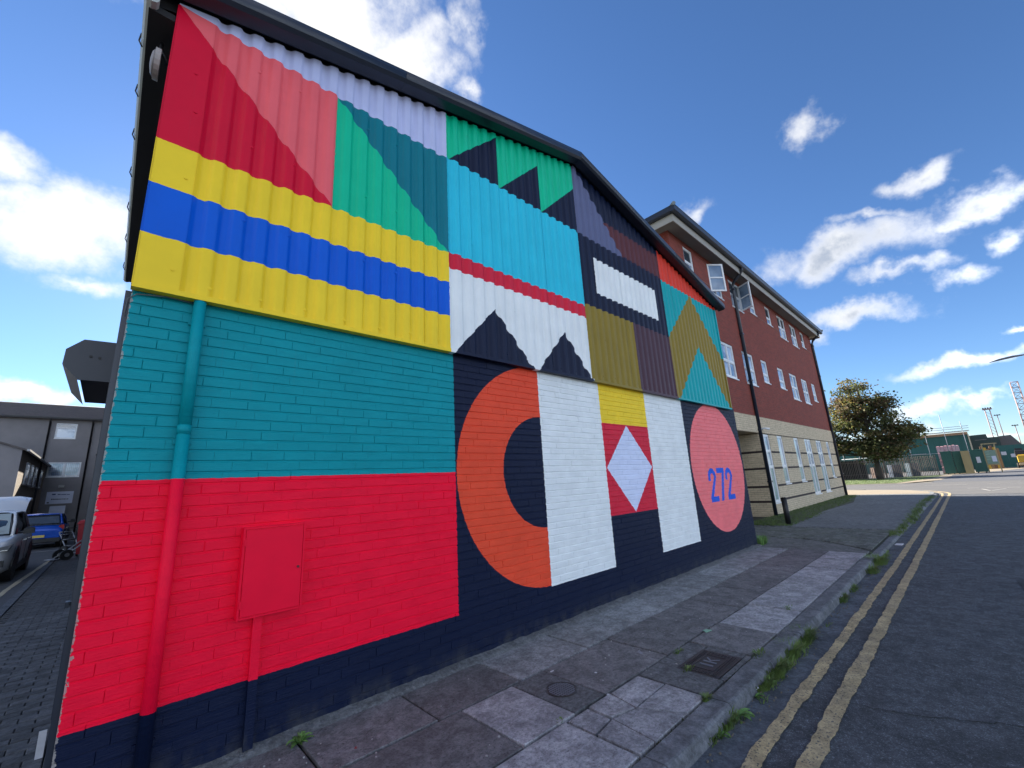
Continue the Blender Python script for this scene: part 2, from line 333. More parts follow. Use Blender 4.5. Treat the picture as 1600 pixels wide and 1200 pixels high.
# ------------------------------------------------------------------ mesh helpers
class MB:
    def __init__(s): s.v = []; s.f = []; s.mi = []; s.sm = []
    def face(s, idx, mi=0, sm=False): s.f.append(idx); s.mi.append(mi); s.sm.append(sm)
    def poly(s, pts, mi=0):
        b = len(s.v); s.v += [tuple(p) for p in pts]; s.face(tuple(range(b, b+len(pts))), mi); return s
    def box(s, x0, x1, y0, y1, z0, z1, mi=0):
        b = len(s.v)
        s.v += [(x0,y0,z0),(x1,y0,z0),(x1,y1,z0),(x0,y1,z0),(x0,y0,z1),(x1,y0,z1),(x1,y1,z1),(x0,y1,z1)]
        for f in ((0,3,2,1),(4,5,6,7),(0,1,5,4),(1,2,6,5),(2,3,7,6),(3,0,4,7)): s.face(tuple(b+i for i in f), mi)
        return s
    def bbox(s, x0, x1, y0, y1, z0, z1, e=.004, mi=0):   # box with its top edges bevelled
        b = len(s.v)
        s.v += [(x0,y0,z0),(x1,y0,z0),(x1,y1,z0),(x0,y1,z0),(x0,y0,z1-e),(x1,y0,z1-e),(x1,y1,z1-e),(x0,y1,z1-e),(x0+e,y0+e,z1),(x1-e,y0+e,z1),(x1-e,y1-e,z1),(x0+e,y1-e,z1)]
        for f in ((8,9,10,11),(0,1,5,4),(1,2,6,5),(2,3,7,6),(3,0,4,7),(4,5,9,8),(5,6,10,9),(6,7,11,10),(7,4,8,11)): s.face(tuple(b+i for i in f), mi)
        return s
    def prism(s, pts, a, b_, axis=1, mi=0):              # polygon in the other two axes, extruded along axis
        n = len(pts); o = len(s.v)
        def mk(p, t):
            if axis == 1: return (p[0], t, p[1])
            if axis == 0: return (t, p[0], p[1])
            return (p[0], p[1], t)
        s.v += [mk(p, a) for p in pts] + [mk(p, b_) for p in pts]
        s.face(tuple(range(o, o+n)), mi); s.face(tuple(range(o+2*n-1, o+n-1, -1)), mi)
        for i in range(n):
            j = (i+1) % n; s.face((o+i, o+n+i, o+n+j, o+j), mi)
        return s
    def tube(s, path, r, seg=8, mi=0, cap=True, sm=True):
        rs = r if isinstance(r, (list, tuple)) else [r]*len(path)
        P = [Vector(p) for p in path]; o = len(s.v); up = Vector((.13, .21, 1)).normalized()
        for i, p in enumerate(P):
            t = (P[min(i+1, len(P)-1)]-P[max(i-1, 0)]).normalized()
            a = t.cross(up if abs(t.dot(up)) < .95 else Vector((1, 0, 0))).normalized(); b = t.cross(a)
            for k in range(seg):
                an = 2*math.pi*k/seg; s.v.append(tuple(p + (a*math.cos(an)+b*math.sin(an))*rs[i]))
        for i in range(len(P)-1):
            for k in range(seg):
                k2 = (k+1) % seg; s.face((o+i*seg+k, o+i*seg+k2, o+(i+1)*seg+k2, o+(i+1)*seg+k), mi, sm)
        if cap:
            s.face(tuple(o+k for k in range(seg-1, -1, -1)), mi); s.face(tuple(o+(len(P)-1)*seg+k for k in range(seg)), mi)
        return s
    def build(s, name, m, parent=None, loc=None, **props):
        me = bpy.data.meshes.new(name); me.from_pydata(s.v, [], s.f)
        ms = m if isinstance(m, (list, tuple)) else [m]
        for x in ms: me.materials.append(x)
        me.polygons.foreach_set('material_index', s.mi); me.polygons.foreach_set('use_smooth', s.sm); me.update()
        bm = bmesh.new(); bm.from_mesh(me); bmesh.ops.recalc_face_normals(bm, faces=bm.faces); bm.to_mesh(me); bm.free()
        return link(name, me, parent, loc, **props)
def link(name, me, parent=None, loc=None, **props):
    o = bpy.data.objects.new(name, me); C.objects.link(o)
    if parent is not None: o.parent = parent
    if loc is not None: o.location = loc
    for k, v in props.items(): o[k] = v
    return o
def thing(name, label, cat, loc=(0, 0, 0), rz=0, group=None):
    o = bpy.data.objects.new(name, None); C.objects.link(o); o.location = loc; o.rotation_euler = (0, 0, rz)
    o.empty_display_size = .3; o['label'] = label; o['category'] = cat
    if group: o['group'] = group
    return o
def tag(o, label, cat, group=None):
    o['label'] = label; o['category'] = cat
    if group: o['group'] = group
    return o
STR = dict(kind='structure')
def part(name, fn, m, parent, *a, **k):
    b = MB(); getattr(b, fn)(*a, **k); return b.build(name, m, parent)

# ================================================================== SETTING
RZ = -.09
def sheet(name, pts, z, m, **props):
    b = MB(); b.poly([(x, y, z) for x, y in pts]); return b.build(name, m, None, **props)
sheet('ground', [(-300,-300),(900,-300),(900,500),(-300,500)], RZ-.05, mat('distant_ground', (.12,.115,.10), .95, (.09,.09,.08), .05), **STR)
# street and junction
sheet('road', [(-40,-12.5),(170,-12.5),(170,-1.0),(49,-1.0),(49,90),(37,90),(37,-1),(-40,-1)], RZ-.006, m_asphalt, **STR)
sheet('side_road', [(31.5,-12.4),(49.0,-12.4),(49.0,90),(36,90),(36,2.6),(31.5,-2.2)], RZ, m_asphalt_far, **STR)
sheet('gutter_strip', [(-12,-2.36),(31,-2.36),(31,-2.05),(-12,-2.05)], RZ+.0005, m_gutter, **STR)
# footway bed in front of the mural wall
b = MB(); b.box(-12, 10.52, -1.97, .25, RZ-.04, -.026); b.build('pavement', m_joint, **STR)
pave = bpy.data.objects['pavement']
def ragged_strip(name, pts_c, w, z, m, step=.03, jit=.006):
    # strip of width w following a centre polyline, edges ragged
    P = [Vector((x, y, 0)) for x, y in pts_c]; out = []
    for i in range(len(P)-1):
        L = (P[i+1]-P[i]).length; n = max(1, int(L/(step if L < 40 else .3)))
        for k in range(n): out.append(P[i].lerp(P[i+1], k/n))
    out.append(P[-1]); b = MB(); n = len(out); wl = wr = 0
    for i, p in enumerate(out):
        t = (out[min(i+1, n-1)]-out[max(i-1, 0)]).normalized(); s = Vector((-t.y, t.x, 0))
        wl = wl*.75+random.uniform(-jit, jit); wr = wr*.75+random.uniform(-jit, jit)
        a = p+s*(w/2+wl); c = p-s*(w/2+wr); b.v += [(a.x, a.y, z), (c.x, c.y, z), (a.x, a.y, z-.0045), (c.x, c.y, z-.0045)]
        if i:
            o = 4*(i-1); b.face((o, o+4, o+5, o+1)); b.face((o, o+2, o+6, o+4)); b.face((o+1, o+5, o+7, o+3))
    return b.build(name, m, None, **STR)
def smooth_path(pts, n=8):
    out = []
    for i in range(len(pts)-1):
        p0 = Vector(pts[max(i-1, 0)]+(0,)); p1 = Vector(pts[i]+(0,)); p2 = Vector(pts[i+1]+(0,)); p3 = Vector(pts[min(i+2, len(pts)-1)]+(0,))
        for k in range(n):
            t = k/n; v = .5*((2*p1)+(-p0+p2)*t+(2*p0-5*p1+4*p2-p3)*t*t+(-p0+3*p1-3*p2+p3)*t**3); out.append((v.x, v.y))
    out.append(pts[-1]); return out
yl1 = [(-11,-2.36),(2,-2.36),(10,-2.37),(20,-2.33),(30,-2.28)] ; bend1 = smooth_path([(30,-2.28),(33.2,-2.05),(35.9,-.7),(37.2,2.2),(37.6,7),(37.6,14),(37.6,60)], 8)
yl2 = [(-11,-2.60),(2,-2.60),(10,-2.60),(20,-2.56),(30,-2.52)] ; bend2 = smooth_path([(30,-2.52),(33.4,-2.32),(36.1,-.95),(37.45,2.1),(37.85,7),(37.85,14),(37.85,60)], 8)
ragged_strip('yellow_line', yl1+bend1[1:], .085, RZ+.006, m_yline)
ragged_strip('yellow_line', yl2+bend2[1:], .10, RZ+.006, m_yline)
# dashed centre line of the side road, give-way marks
k = 0
for y in [-11,-8,-5,-2,1,4,7,10,14]:
    ragged_strip('white_dash', [(43.6+.05*y, y-1.1), (43.6+.05*y, y+1.1)], .12, RZ+.006, m_wline, .3)
for x in [31.9+1.55*i for i in range(6)]: pass
for y in [-3.1,-3.9,-4.7,-5.5,-6.3,-7.1]:
    ragged_strip('give_way_dash', [(37.6, y), (37.6, y-.5)], .2, RZ+.006, m_wline, .1)
for pts in ([(34.2,-4.0),(36.4,-3.7)], [(36.4,-4.6),(34.2,-4.0)], [(36.5,-3.7),(36.5,-4.6)]):
    ragged_strip('give_way_triangle', pts, .07, RZ+.006, m_wline, .2)
# footway beyond the crossover, curving round the corner
fp = [(14.5,1.62),(14.5,-2.0),(31,-1.96)] + smooth_path([(31,-1.96),(33.0,-1.75),(35.4,-.5),(36.8,2.4),(37.2,7),(37.2,60)], 8)[1:] + [(31,60),(31,3),(31,1.62)]
b = MB(); b.prism([p for p in fp], RZ-.03, -.004, axis=2); b.build('footway', m_foot, **STR)
sheet('corner_footway', [(30.9,1.7)]+[(30.9,-1.80)]+smooth_path([(31,-1.80),(32.9,-1.6),(35.2,-.4),(36.6,2.4),(37.0,7),(37.0,59)], 8)+[(31.05,59),(31.05,3)], .001, m_footwarm, **STR)
b = MB(); b.box(10.52, 14.5, -1.97, 26, RZ-.04, -.030); b.box(14.5, 17.55, 1.62, 26, RZ-.04, -.03); b.build('driveway', m_joint, **STR)
drv = bpy.data.objects['driveway']

# paving slabs --------------------------------------------------------
def slab(pts, m, z=0, name='paving_slab', parent=pave, e=.006, t=.03):
    # convex polygon, bevelled top, slightly tilted
    n = len(pts); cx = sum(p[0] for p in pts)/n; cy = sum(p[1] for p in pts)/n
    tx, ty = random.uniform(-.006, .006), random.uniform(-.008, .008); dz = random.uniform(-.005, .003)
    b = MB()
    def zz(p): return z+dz+(p[0]-cx)*tx+(p[1]-cy)*ty
    def ins(p, d):
        v = Vector((p[0]-cx, p[1]-cy)); l = v.length; k = max(0, (l-d*1.35)/l); return (cx+v.x*k, cy+v.y*k)
    gp = random.uniform(.0065, .0105); o = [ins(p, gp) for p in pts]; i_ = [ins(p, gp+e) for p in pts]
    b.v += [(p[0], p[1], z-t) for p in o]+[(p[0], p[1], zz(p)-e*.6) for p in o]+[(p[0], p[1], zz(p)) for p in i_]
    b.face(tuple(range(2*n, 3*n)))
    for a in range(n):
        c = (a+1) % n; b.face((a, c, n+c, n+a)); b.face((n+a, n+c, 2*n+c, 2*n+a))
    return b.build(name, m, parent)
def rect(x0, x1, y0, y1): return [(x0, y0), (x1, y0), (x1, y1), (x0, y1)]
rowA = [-1.5,-.6,.3,1.18,1.97,2.77,3.70,4.61,5.53,6.43,7.33,8.2,9.08,9.85,10.5]
for i in range(len(rowA)-1):
    m = m_slab_d if rowA[i+1] < 2.9 else m_slab_g
    slab(rect(rowA[i], rowA[i+1], -.665, -.10), m)
rowB = [-1.3,-.55,.35,1.25,2.15,2.66,3.02,4.0,4.94,5.85,6.75,7.7,8.6,9.6,10.5]
for i in range(len(rowB)-1):
    if abs(rowB[i]-2.66) < .01:                           # slab with the small round cover
        s = slab(rect(2.66, 3.02, -1.345, -.675), m_conc, name='cover_surround')
        cv = thing('round_stop_tap_cover', 'small round grid patterned stop tap cover set in the concrete square', 'cover', (2.86, -1.04, 0))
        b = MB(); b.tube([(0,0,-.02),(0,0,.004)], .115, 24, sm=False); b.build('cover_plate', m_cover, cv)
        b = MB(); b.tube([(0,0,-.02),(0,0,.006)], .125, 24, cap=False); b.build('rim', m_cover, cv)
        b = MB()
        for g in range(-4, 5):
            w = math.sqrt(max(0, .105**2-(g*.024)**2)); b.box(-w, w, g*.024-.003, g*.024+.003, .004, .007); b.box(g*.024-.003, g*.024+.003, -w, w, .0045, .0075)
        b.build('grid', mat('worn_iron', (.16,.18,.22), .5, metal=.2), cv)
        continue
    slab(rect(rowB[i], rowB[i+1], -1.345, -.672), [m_slab_d, m_slab_d, m_slab_l][2 if 2.1 < rowB[i] < 2.2 else 0])
rowC = [-1.4,-.5,.4,1.2,1.62,2.54]
for i in range(len(rowC)-1): slab(rect(rowC[i], rowC[i+1], -1.93, -1.352), m_slab_l)
for pc in ([(2.545,-1.355),(2.78,-1.355),(2.77,-1.57),(2.545,-1.60)], [(2.78,-1.355),(3.06,-1.355),(3.0,-1.62),(2.77,-1.57)], [(3.06,-1.355),(3.47,-1.355),(3.47,-1.60),(3.0,-1.62)],
           [(3.0,-1.62),(3.47,-1.60),(3.47,-1.93),(3.16,-1.93)], [(2.77,-1.57),(3.0,-1.62),(3.16,-1.93),(2.72,-1.93)], [(2.545,-1.60),(2.77,-1.57),(2.72,-1.93),(2.545,-1.93)]):
    slab(pc, m_slab_l, name='broken_slab_piece', e=.004)
rowC2 = [4.43,5.15,6.06,6.98,7.86,8.78,9.70,10.5]
for i in range(len(rowC2)-1): slab(rect(rowC2[i], rowC2[i+1], -1.93, -1.352), m_slab_d if i == 0 else m_slab_l)
# patched concrete round the inspection cover
for r_ in ((3.48,3.80,-1.93,-1.352),(3.80,4.43,-1.93,-1.885),(3.80,4.43,-1.53,-1.352),(4.33,4.43,-1.885,-1.53)):
    slab(rect(*r_), m_conc, -.002, 'concrete_patch', e=.004)
cv = thing('inspection_cover', 'rectangular cast iron inspection cover with raised letters beside the kerb', 'cover', (4.06, -1.705, -.004))
part('frame', 'box', m_cover, cv, -.262, .262, -.172, .172, -.02, .001)
part('lid', 'box', m_cover, cv, -.235, .235, -.15, .15, -.02, .004)
b = MB()
for i in range(18):
    x = -.22+i*.026
    for y in (-.135, -.115, .115, .135): b.box(x-.007, x+.007, y-.006, y+.006, .004, .009)
for j in range(7):
    for x in (-.22,-.195,.195,.22): b.box(x-.007, x+.007, -.085+j*.028-.006, -.085+j*.028+.006, .004, .009)
for a in (-.155, .155): b.box(a-.006, a+.006, -.088, .088, .004, .009); b.box(-.149, .149, a*.58-.006 , a*.58+.006, .0045, .0085)
b.build('stud', m_cover, cv, kind='stuff')
b = MB(); b.box(-.075,-.055,-.055,.055,.004,.010)
b.box(-.005,.015,-.055,.055,.004,.010); b.poly([(.015,0,.010),(.07,.055,.010),(.095,.055,.010),(.035,-.004,.010)]); b.poly([(.02,.01,.0095),(.035,.014,.0095),(.095,-.055,.0095),(.07,-.055,.0095)])
b.build('lettering', mat('worn_iron', (.16,.18,.22), .5), cv)
# mortar fillet along the wall foot
b = MB(); o = None
for i in range(120):
    x = -1.2+i*.1; y = -.095+random.uniform(-.018, .012); zt = random.uniform(.006, .02)
    b.v += [(x, -.001, .03+random.uniform(-.008,.008)), (x, y*.6, zt+.004), (x, y-.01, .0), (x, y-.012, -.03)]
    if i:
        k = 4*(i-1)
        for a in range(3): b.face((k+a, k+4+a, k+5+a, k+1+a), 0, True)
b.build('wall_foot_fillet', m_conc, **STR)
# kerb stones
kb = MB(); kb.box(-12, 10.5, -2.07, -1.97, RZ-.04, -.03); kerb = kb.build('kerb', m_joint, **STR)
def kerb_mesh(L, drop=0.0, h=0.0):
    b = MB(); prof = [(-1.945,RZ-.05),(-1.945,-.002+h),(-2.072,0+h),(-2.088,-.005+h),(-2.098,-.016+h),(-2.106,-.05+h*.5),(-2.115,RZ-.05)]
    n = len(prof); segs = 4
    for s_ in range(segs+1):
        f = s_/segs
        for y, z in prof: b.v.append((f*L, y+random.uniform(-.003,.003), z-drop*f*(1 if z > RZ-.04 else 0)+random.uniform(-.002,.002)))
    for s_ in range(segs):
        for a in range(n-1): b.face((s_*n+a, s_*n+a+1, (s_+1)*n+a+1, (s_+1)*n+a), 0, False)
    b.face(tuple(range(n))); b.face(tuple(range(segs*n, segs*n+n))[::-1]); return b
xs = [-1.1+.915*i for i in range(13)]
for i, x in enumerate(xs[:-1]):
    if x > 9.7: break
    kerb_mesh(.905).build('kerb_stone', m_kerb, kerb, (x, 0, 0))
kerb_mesh(.80, .035).build('kerb_stone', m_kerb, kerb, (9.88, 0, 0))
for x in (10.69, 11.6, 12.5, 13.4): kerb_mesh(.9, 0, -.036).build('kerb_stone', m_kerb, kerb, (x, 0, 0))
for i in range(18): kerb_mesh(.905, 0, -.008).build('kerb_stone', m_kerb, kerb, (14.31+.915*i, 0, 0))

# block paviours: one bevelled block mesh per place kind, shared
def block_mesh(L, Wd, m):
    b = MB(); b.bbox(-L/2, L/2, -Wd/2, Wd/2, -.03, 0, .005)
    me = bpy.data.meshes.new('block'); me.from_pydata(b.v, [], b.f); me.materials.append(m); return me
def lay_blocks(spots, me, parent, name, stuff_m, L, Wd):
    spots.sort(key=lambda s: (Vector((s[0], s[1], 0))-Vector((CP.x, CP.y, 0))).length)
    for x, y, z in spots[:298]:
        link(name, me, parent, (x, y, z))
    if len(spots) > 298:
        b = MB()
        for x, y, z in spots[298:]: b.bbox(x-L/2, x+L/2, y-Wd/2, y+Wd/2, z-.03, z, .005)
        b.build(name+'_rows', stuff_m, parent, kind='stuff')
me = block_mesh(.195, .095, m_paviour2); spots = []
def curve(y): return 12.15-1.55*(max(0, -y)/2.1)**2
for j in range(40):
    y = -1.93+.05+j*.1
    if y > 1.6: break
    for i in range(30):
        x = 10.6+i*.2+(.1 if j % 2 else 0)
        if x-.1 > curve(y) and x+.1 < 14.5 and y < 1.6 and y > -1.93: spots.append((x, y, -.004+random.uniform(-.002, .002)))
lay_blocks(spots, me, drv, 'paving_block', m_paviour2, .195, .095)
ap = [(10.53, 1.6), (10.53, -1.93)] + [(curve(-1.93+k*.1)+.0, -1.93+k*.1) for k in range(0, 20)] + [(12.2, .1), (12.2, 1.6)]
b = MB(); b.prism(ap, -.03, -.007, axis=2); b.build('concrete_apron', mat('apron_concrete', (.14,.145,.145), .9, (.09,.095,.09), 2.5, .7, .6, 80, grain=.4), drv)
# yard at the left: paviours, channel, roadway with a yellow line
b = MB(); b.box(-.97, -.02, -.6, 24, RZ-.04, -.032); yard_pv = b.build('yard_footway', m_joint, **STR)
me = block_mesh(.195, .095, m_paviour); spots = []
for j in range(236):
    y = -.5+j*.1
    for i in range(5):
        x = -.855+i*.2+(.0 if j % 2 else .1)
        if x < -.13: spots.append((x-.0, y, random.uniform(-.004, .003)))
lay_blocks(spots, me, yard_pv, 'paving_block', m_paviour, .195, .095)
b = MB()
for j in range(236):
    x = -.0775 if j % 2 == 0 else -.105
    y = -.5+j*.1
    if j % 2: b.bbox(-.152, -.058, y-.0475, y+.0475, -.03, random.uniform(-.003,.002), .005); b.bbox(-.052, -.03, y-.0475, y+.0475, -.03, random.uniform(-.003,.002), .004)
    else: b.bbox(-.052, -.03, y-.0475, y+.0475, -.03, random.uniform(-.003,.002), .004)
b.build('cut_blocks', m_paviour, yard_pv, kind='stuff')
b = MB()
for i in range(27): b.bbox(-1.09, -.972, -.6+i*.92, -.6+i*.92+.905, -.04, -.002+.004*math.sin(i*3.1), .006)
b.build('channel_stones', m_gutter, yard_pv)
sheet('yard_road', [(-30,-.6),(-1.09,-.6),(-1.09,24),(4,24),(4,46),(-30,46)], -.012, mat('yard_asphalt', (.058,.062,.07), .85, (.045,.048,.055), 1.2, .5, .6, 100), **STR)
ragged_strip('yellow_line', [(-1.36, 2), (-1.30, 11), (-1.12, 17), (-.95, 20)], .09, -.006, mat('faded_yellow_paint', (.42,.36,.24), .8, (.3,.27,.2), 8), .1)
ragged_strip('white_line', [(-4.5, 23.2), (-.4, 22.6)], .09, -.006, m_wline, .1)

# ================================================================== MURAL BUILDING
MBD = thing('mural_building', 'gabled building with a colourful geometric mural of corrugated sheets above painted brick', 'building', (0, 0, 0))
c = P_
WALL = [('r',c['teal'],-1,2.625,1.755,4), ('r',c['red'],-1,2.625,.42,1.755),
 ('c',c['orange'],3.95,1.745,1.31,.665,(None,3.95,None,None)),
 ('r',c['white'],3.95,5.275,.425,4), ('r',c['yellow'],5.275,6.60,2.42,4), ('r',c['crim2'],5.275,6.60,1.09,2.42),
 ('p',c['pale'],[(5.30,1.76),(5.94,2.41),(6.58,1.76),(5.94,1.10)]),
 ('r',c['white'],6.60,7.98,.425,4), ('c',lin(250,122,126),9.36,1.745,1.305,0)]
def two(x0, z0, w=.38, h=.66, s=.105):
    x1 = x0+w; r = w/2; cz = z0+h-r; cx = x0+r; T = c['txt']
    return [('c',T,cx,cz,r,r-s,(None,None,cz,None)), ('r',T,x0,x0+s,cz-.06,cz+.01), ('p',T,[(x1,cz+.005),(x1-s,cz+.005),(x0,z0+s*.9),(x0+s*1.25,z0+s*.9)]), ('r',T,x0,x1,z0,z0+s)]
WALL += two(8.71, 1.045) + [('r',c['txt'],9.15,9.53,1.60,1.705), ('p',c['txt'],[(9.53,1.62),(9.415,1.62),(9.20,1.045),(9.325,1.045)])] + two(9.57, 1.045)
CLAD = [('r',c['lav'],-1,2.55,5.47,9), ('p',c['salmon'],[(0,5.47),(1.26,5.47),(1.26,4.2)]), ('p',c['crimson'],[(-.1,5.57),(1.26,4.2),(-.1,4.2)]),
 ('p',c['green'],[(1.26,5.47),(2.55,4.2),(1.26,4.2)]), ('p',c['teal_d'],[(1.26,5.47),(2.55,5.47),(2.55,4.2)]),
 ('r',c['yellow'],-1,2.55,2.9,4.2), ('r',c['blue'],-1,2.55,3.43,3.83),
 ('r',c['green'],2.55,5.10,5.5,9), ('p',c['navy'],[(2.6,5.5),(3.38,5.5),(3.38,6.27)]), ('p',c['navy'],[(3.43,5.5),(4.21,5.5),(4.21,6.27)]), ('p',c['navy'],[(4.25,5.5),(5.10,5.5),(5.10,6.32)]),
 ('r',c['cyan'],2.55,5.10,4.2,5.5), ('r',c['crim2'],2.55,5.10,4.02,4.22), ('r',c['white'],2.55,5.10,2.9,4.02),
 ('p',c['navy'],[(2.59,3.0),(3.22,3.68),(3.86,3.0)]), ('p',c['navy'],[(3.92,3.0),(4.52,3.66),(5.12,3.0)]),
 ('r',c['maroon'],5.6,7.77,5.53,6.03), ('p',c['grey'],[(5.10,6.85),(5.10,5.50),(6.40,5.50)]),
 ('r',c['white'],5.45,7.44,4.53,5.17), ('r',c['olive'],5.10,6.45,2.9,4.26), ('r',c['plum'],6.45,7.77,2.9,4.26),
 ('r',c['orange_red'],7.77,11,5.50,9), ('r',c['teal2'],7.77,11,2.9,5.50),
 ('p',c['olive'],[(9.08,5.50),(7.77,4.26),(7.77,3.03),(10.6,3.03),(10.6,4.05)]), ('p',c['teal2'],[(9.13,4.30),(7.80,2.95),(10.50,2.95)])]
WALL = [w if w[0] != 'r' else w for w in WALL]
m_wall = mural('mural_paint_on_brick', c['navy'], WALL, MBD, 'brick')
m_clad = mural('mural_paint_on_cladding', c['navy'], CLAD, MBD, 'clad')
# brick wall: mortar bed plus bricks
bw = MB(); bw.box(.003, 10.745, .0016, .24, -.05, 3.09); bwall = bw.build('brick_wall', m_wall, MBD)
bed_x1 = 10.75
def brick_mesh(L, H, seed):
    # seed%4 == 0: both ends show a raked perpend, otherwise the thick paint has filled them
    rnd = random.Random(seed); b = MB(); y0 = -.0035-rnd.random()*.0025; ex = .004 if seed % 4 == 0 else .0004; et, eb = .0065, .0035
    b.v += [(0,.02,0),(L,.02,0),(L,.02,H),(0,.02,H)]
    b.v += [(0,y0+.0055,0),(L,y0+.0055,0),(L,y0+.0065,H),(0,y0+.0065,H)]
    b.v += [(ex,y0,eb),(L*.5,y0-.0022*rnd.random(),eb+rnd.uniform(-.001,.001)),(L-ex,y0+rnd.uniform(-.0008,.0008),eb),(L-ex,y0,H-et),(L*.5,y0-.0022*rnd.random(),H-et+rnd.uniform(-.001,.001)),(ex,y0+rnd.uniform(-.0008,.0008),H-et)]
    b.face((8,9,12,13)); b.face((9,10,11,12)); b.face((4,5,10,9,8)); b.face((5,6,11,10)); b.face((6,7,13,12,11)); b.face((7,4,8,13))
    for a in range(4): b.face((a, (a+1)%4, 4+(a+1)%4, 4+a))
    return b
bricks = []
for row in range(41):
    z = row*.075+.001; x = 0.0; off = [0, .1125, .05, .17][row % 4] if row % 2 else [0, .06][(row//2) % 2]
    first = True
    while x < bed_x1-.01:
        L = .2245
        if first and off: L = max(.06, off)
        if x+L > bed_x1-.07: L = bed_x1-x
        bricks.append((x, z, L)); x += L+.0006; first = False
bricks.sort(key=lambda q: (Vector((q[0], 0, q[1]))-CP).length)
cache = {}
stuffb = MB()
for i, (x, z, L) in enumerate(bricks):
    key = (round(L, 3), (i*7+i//5) % 11 if abs(L-.2245) < .001 else 0)
    bm_ = brick_mesh(L, .0675, key[1]*4 if key[1] in (2, 7) or L < .2 else key[1]*4+1)
    if i < 298:
        if key not in cache:
            o = bm_.build('brick', m_wall, bwall, (x, 0, z)); cache[key] = o.data
        else: link('brick', cache[key], bwall, (x, 0, z))
    else:
        dy = random.uniform(-.0015, .0015); o = len(stuffb.v)
        stuffb.v += [(v[0]+x, v[1]+dy, v[2]+z) for v in bm_.v]
        for f in bm_.f: stuffb.face(tuple(o+k for k in f))
stuffb.build('brickwork', m_wall, bwall, kind='stuff')
# corrugated cladding in sheets
def roofz(x): return 5.52+.2515*x if x < 5.13 else 6.81-.232*(x-5.13)
PER, DEP = .165, .030
def prof(x):
    if x < .245: return 0.0
    t = ((x-.245) % PER)/PER
    def ss(a): a = max(0, min(1, a)); return a*a*(3-2*a)
    return DEP*(ss(t/.20) - ss((t-.40)/.26))
def clad_sheet(x0, x1, k):
    b = MB(); n = int(round((x1-x0)/.0125)); xs_ = [x0+(x1-x0)*i/n for i in range(n+1)]
    for x in xs_:
        y = -.07+prof(x)-(.002 if k % 2 else 0); zt = roofz(x)-.035
        for z in (3.035, 4.2, 5.3, zt): b.v.append((x, y, min(z, zt)))
    for i in range(n):
        for a in range(3): b.face((4*i+a, 4*i+4+a, 4*i+5+a, 4*i+1+a), 0, True)
    o = b.build('cladding_sheet', m_clad, MBD); return o
edges = [-.002] + [.245+.99*i for i in range(11)]; edges[-1] = 10.145; edges.append(10.40)
sheets = [clad_sheet(edges[i], edges[i+1]+.01, i) for i in range(len(edges)-1)]
sb = MB(); sb.tube([(0,0,0),(0,-.006,0)], .011, 8, sm=False); scr = sb.build('screw', m_clad, sheets[0], (.16, -.07, 4.9)); scr_me = scr.data
for zrow in (3.12, 3.75, 4.45, 5.25, 6.0):
    for si in range(1, len(sheets)):
        for off in ((.045, .375, .705) if zrow < 3.3 else (.21, .54)):
            x = edges[si]+off+.125
            if zrow < roofz(x)-.12 and x < 10.35: link('screw', scr_me, sheets[si], (x, -.071+prof(x), zrow+random.uniform(-.02, .02)))
for z in (3.2, 3.95, 4.55): link('screw', scr_me, sheets[0], (.19, -.07, z))
# bottom drip flashing, corner flashing, verge
b = MB(); b.box(-.004, 10.42, -.078, -.015, 3.012, 3.034); b.box(-.004, 10.42, -.084, -.076, 3.012, 3.05); b.build('drip_flashing', m_clad, MBD)
part('corner_flashing', 'box', m_clad, MBD, 10.40, 10.455, -.084, .05, 3.036, 5.58)
part('left_corner_flashing', 'box', m_clad, MBD, -.008, -.003, -.074, .05, 3.036, 5.46)
def verge(xa, xb, name):
    za, zb = roofz(xa), roofz(xb); b = MB()
    pr = [(-.075,-.04),(-.10,-.03),(-.105,-.09),(-.235,-.09),(-.265,-.06),(-.272,.0),(-.262,.05),(-.23,.085),(-.17,.10),(.0,.105),(.0,-.03)]
    n = len(pr)
    for x, z0 in ((xa, za), (xb, zb)):
        for y, z in pr: b.v.append((x, y, z0+z+.055))
    for a in range(n): b.face((a, (a+1)%n, n+(a+1)%n, n+a), 0, 3 < a < 9)
    b.face(tuple(range(n))); b.face(tuple(range(n, 2*n))[::-1]); b.build(name, m_navy_metal, MBD)
verge(-.22, 1.9, 'verge_trim'); verge(1.902, 5.13, 'verge_trim'); verge(5.13, 8.2, 'verge_trim'); verge(8.202, 10.62, 'verge_trim')
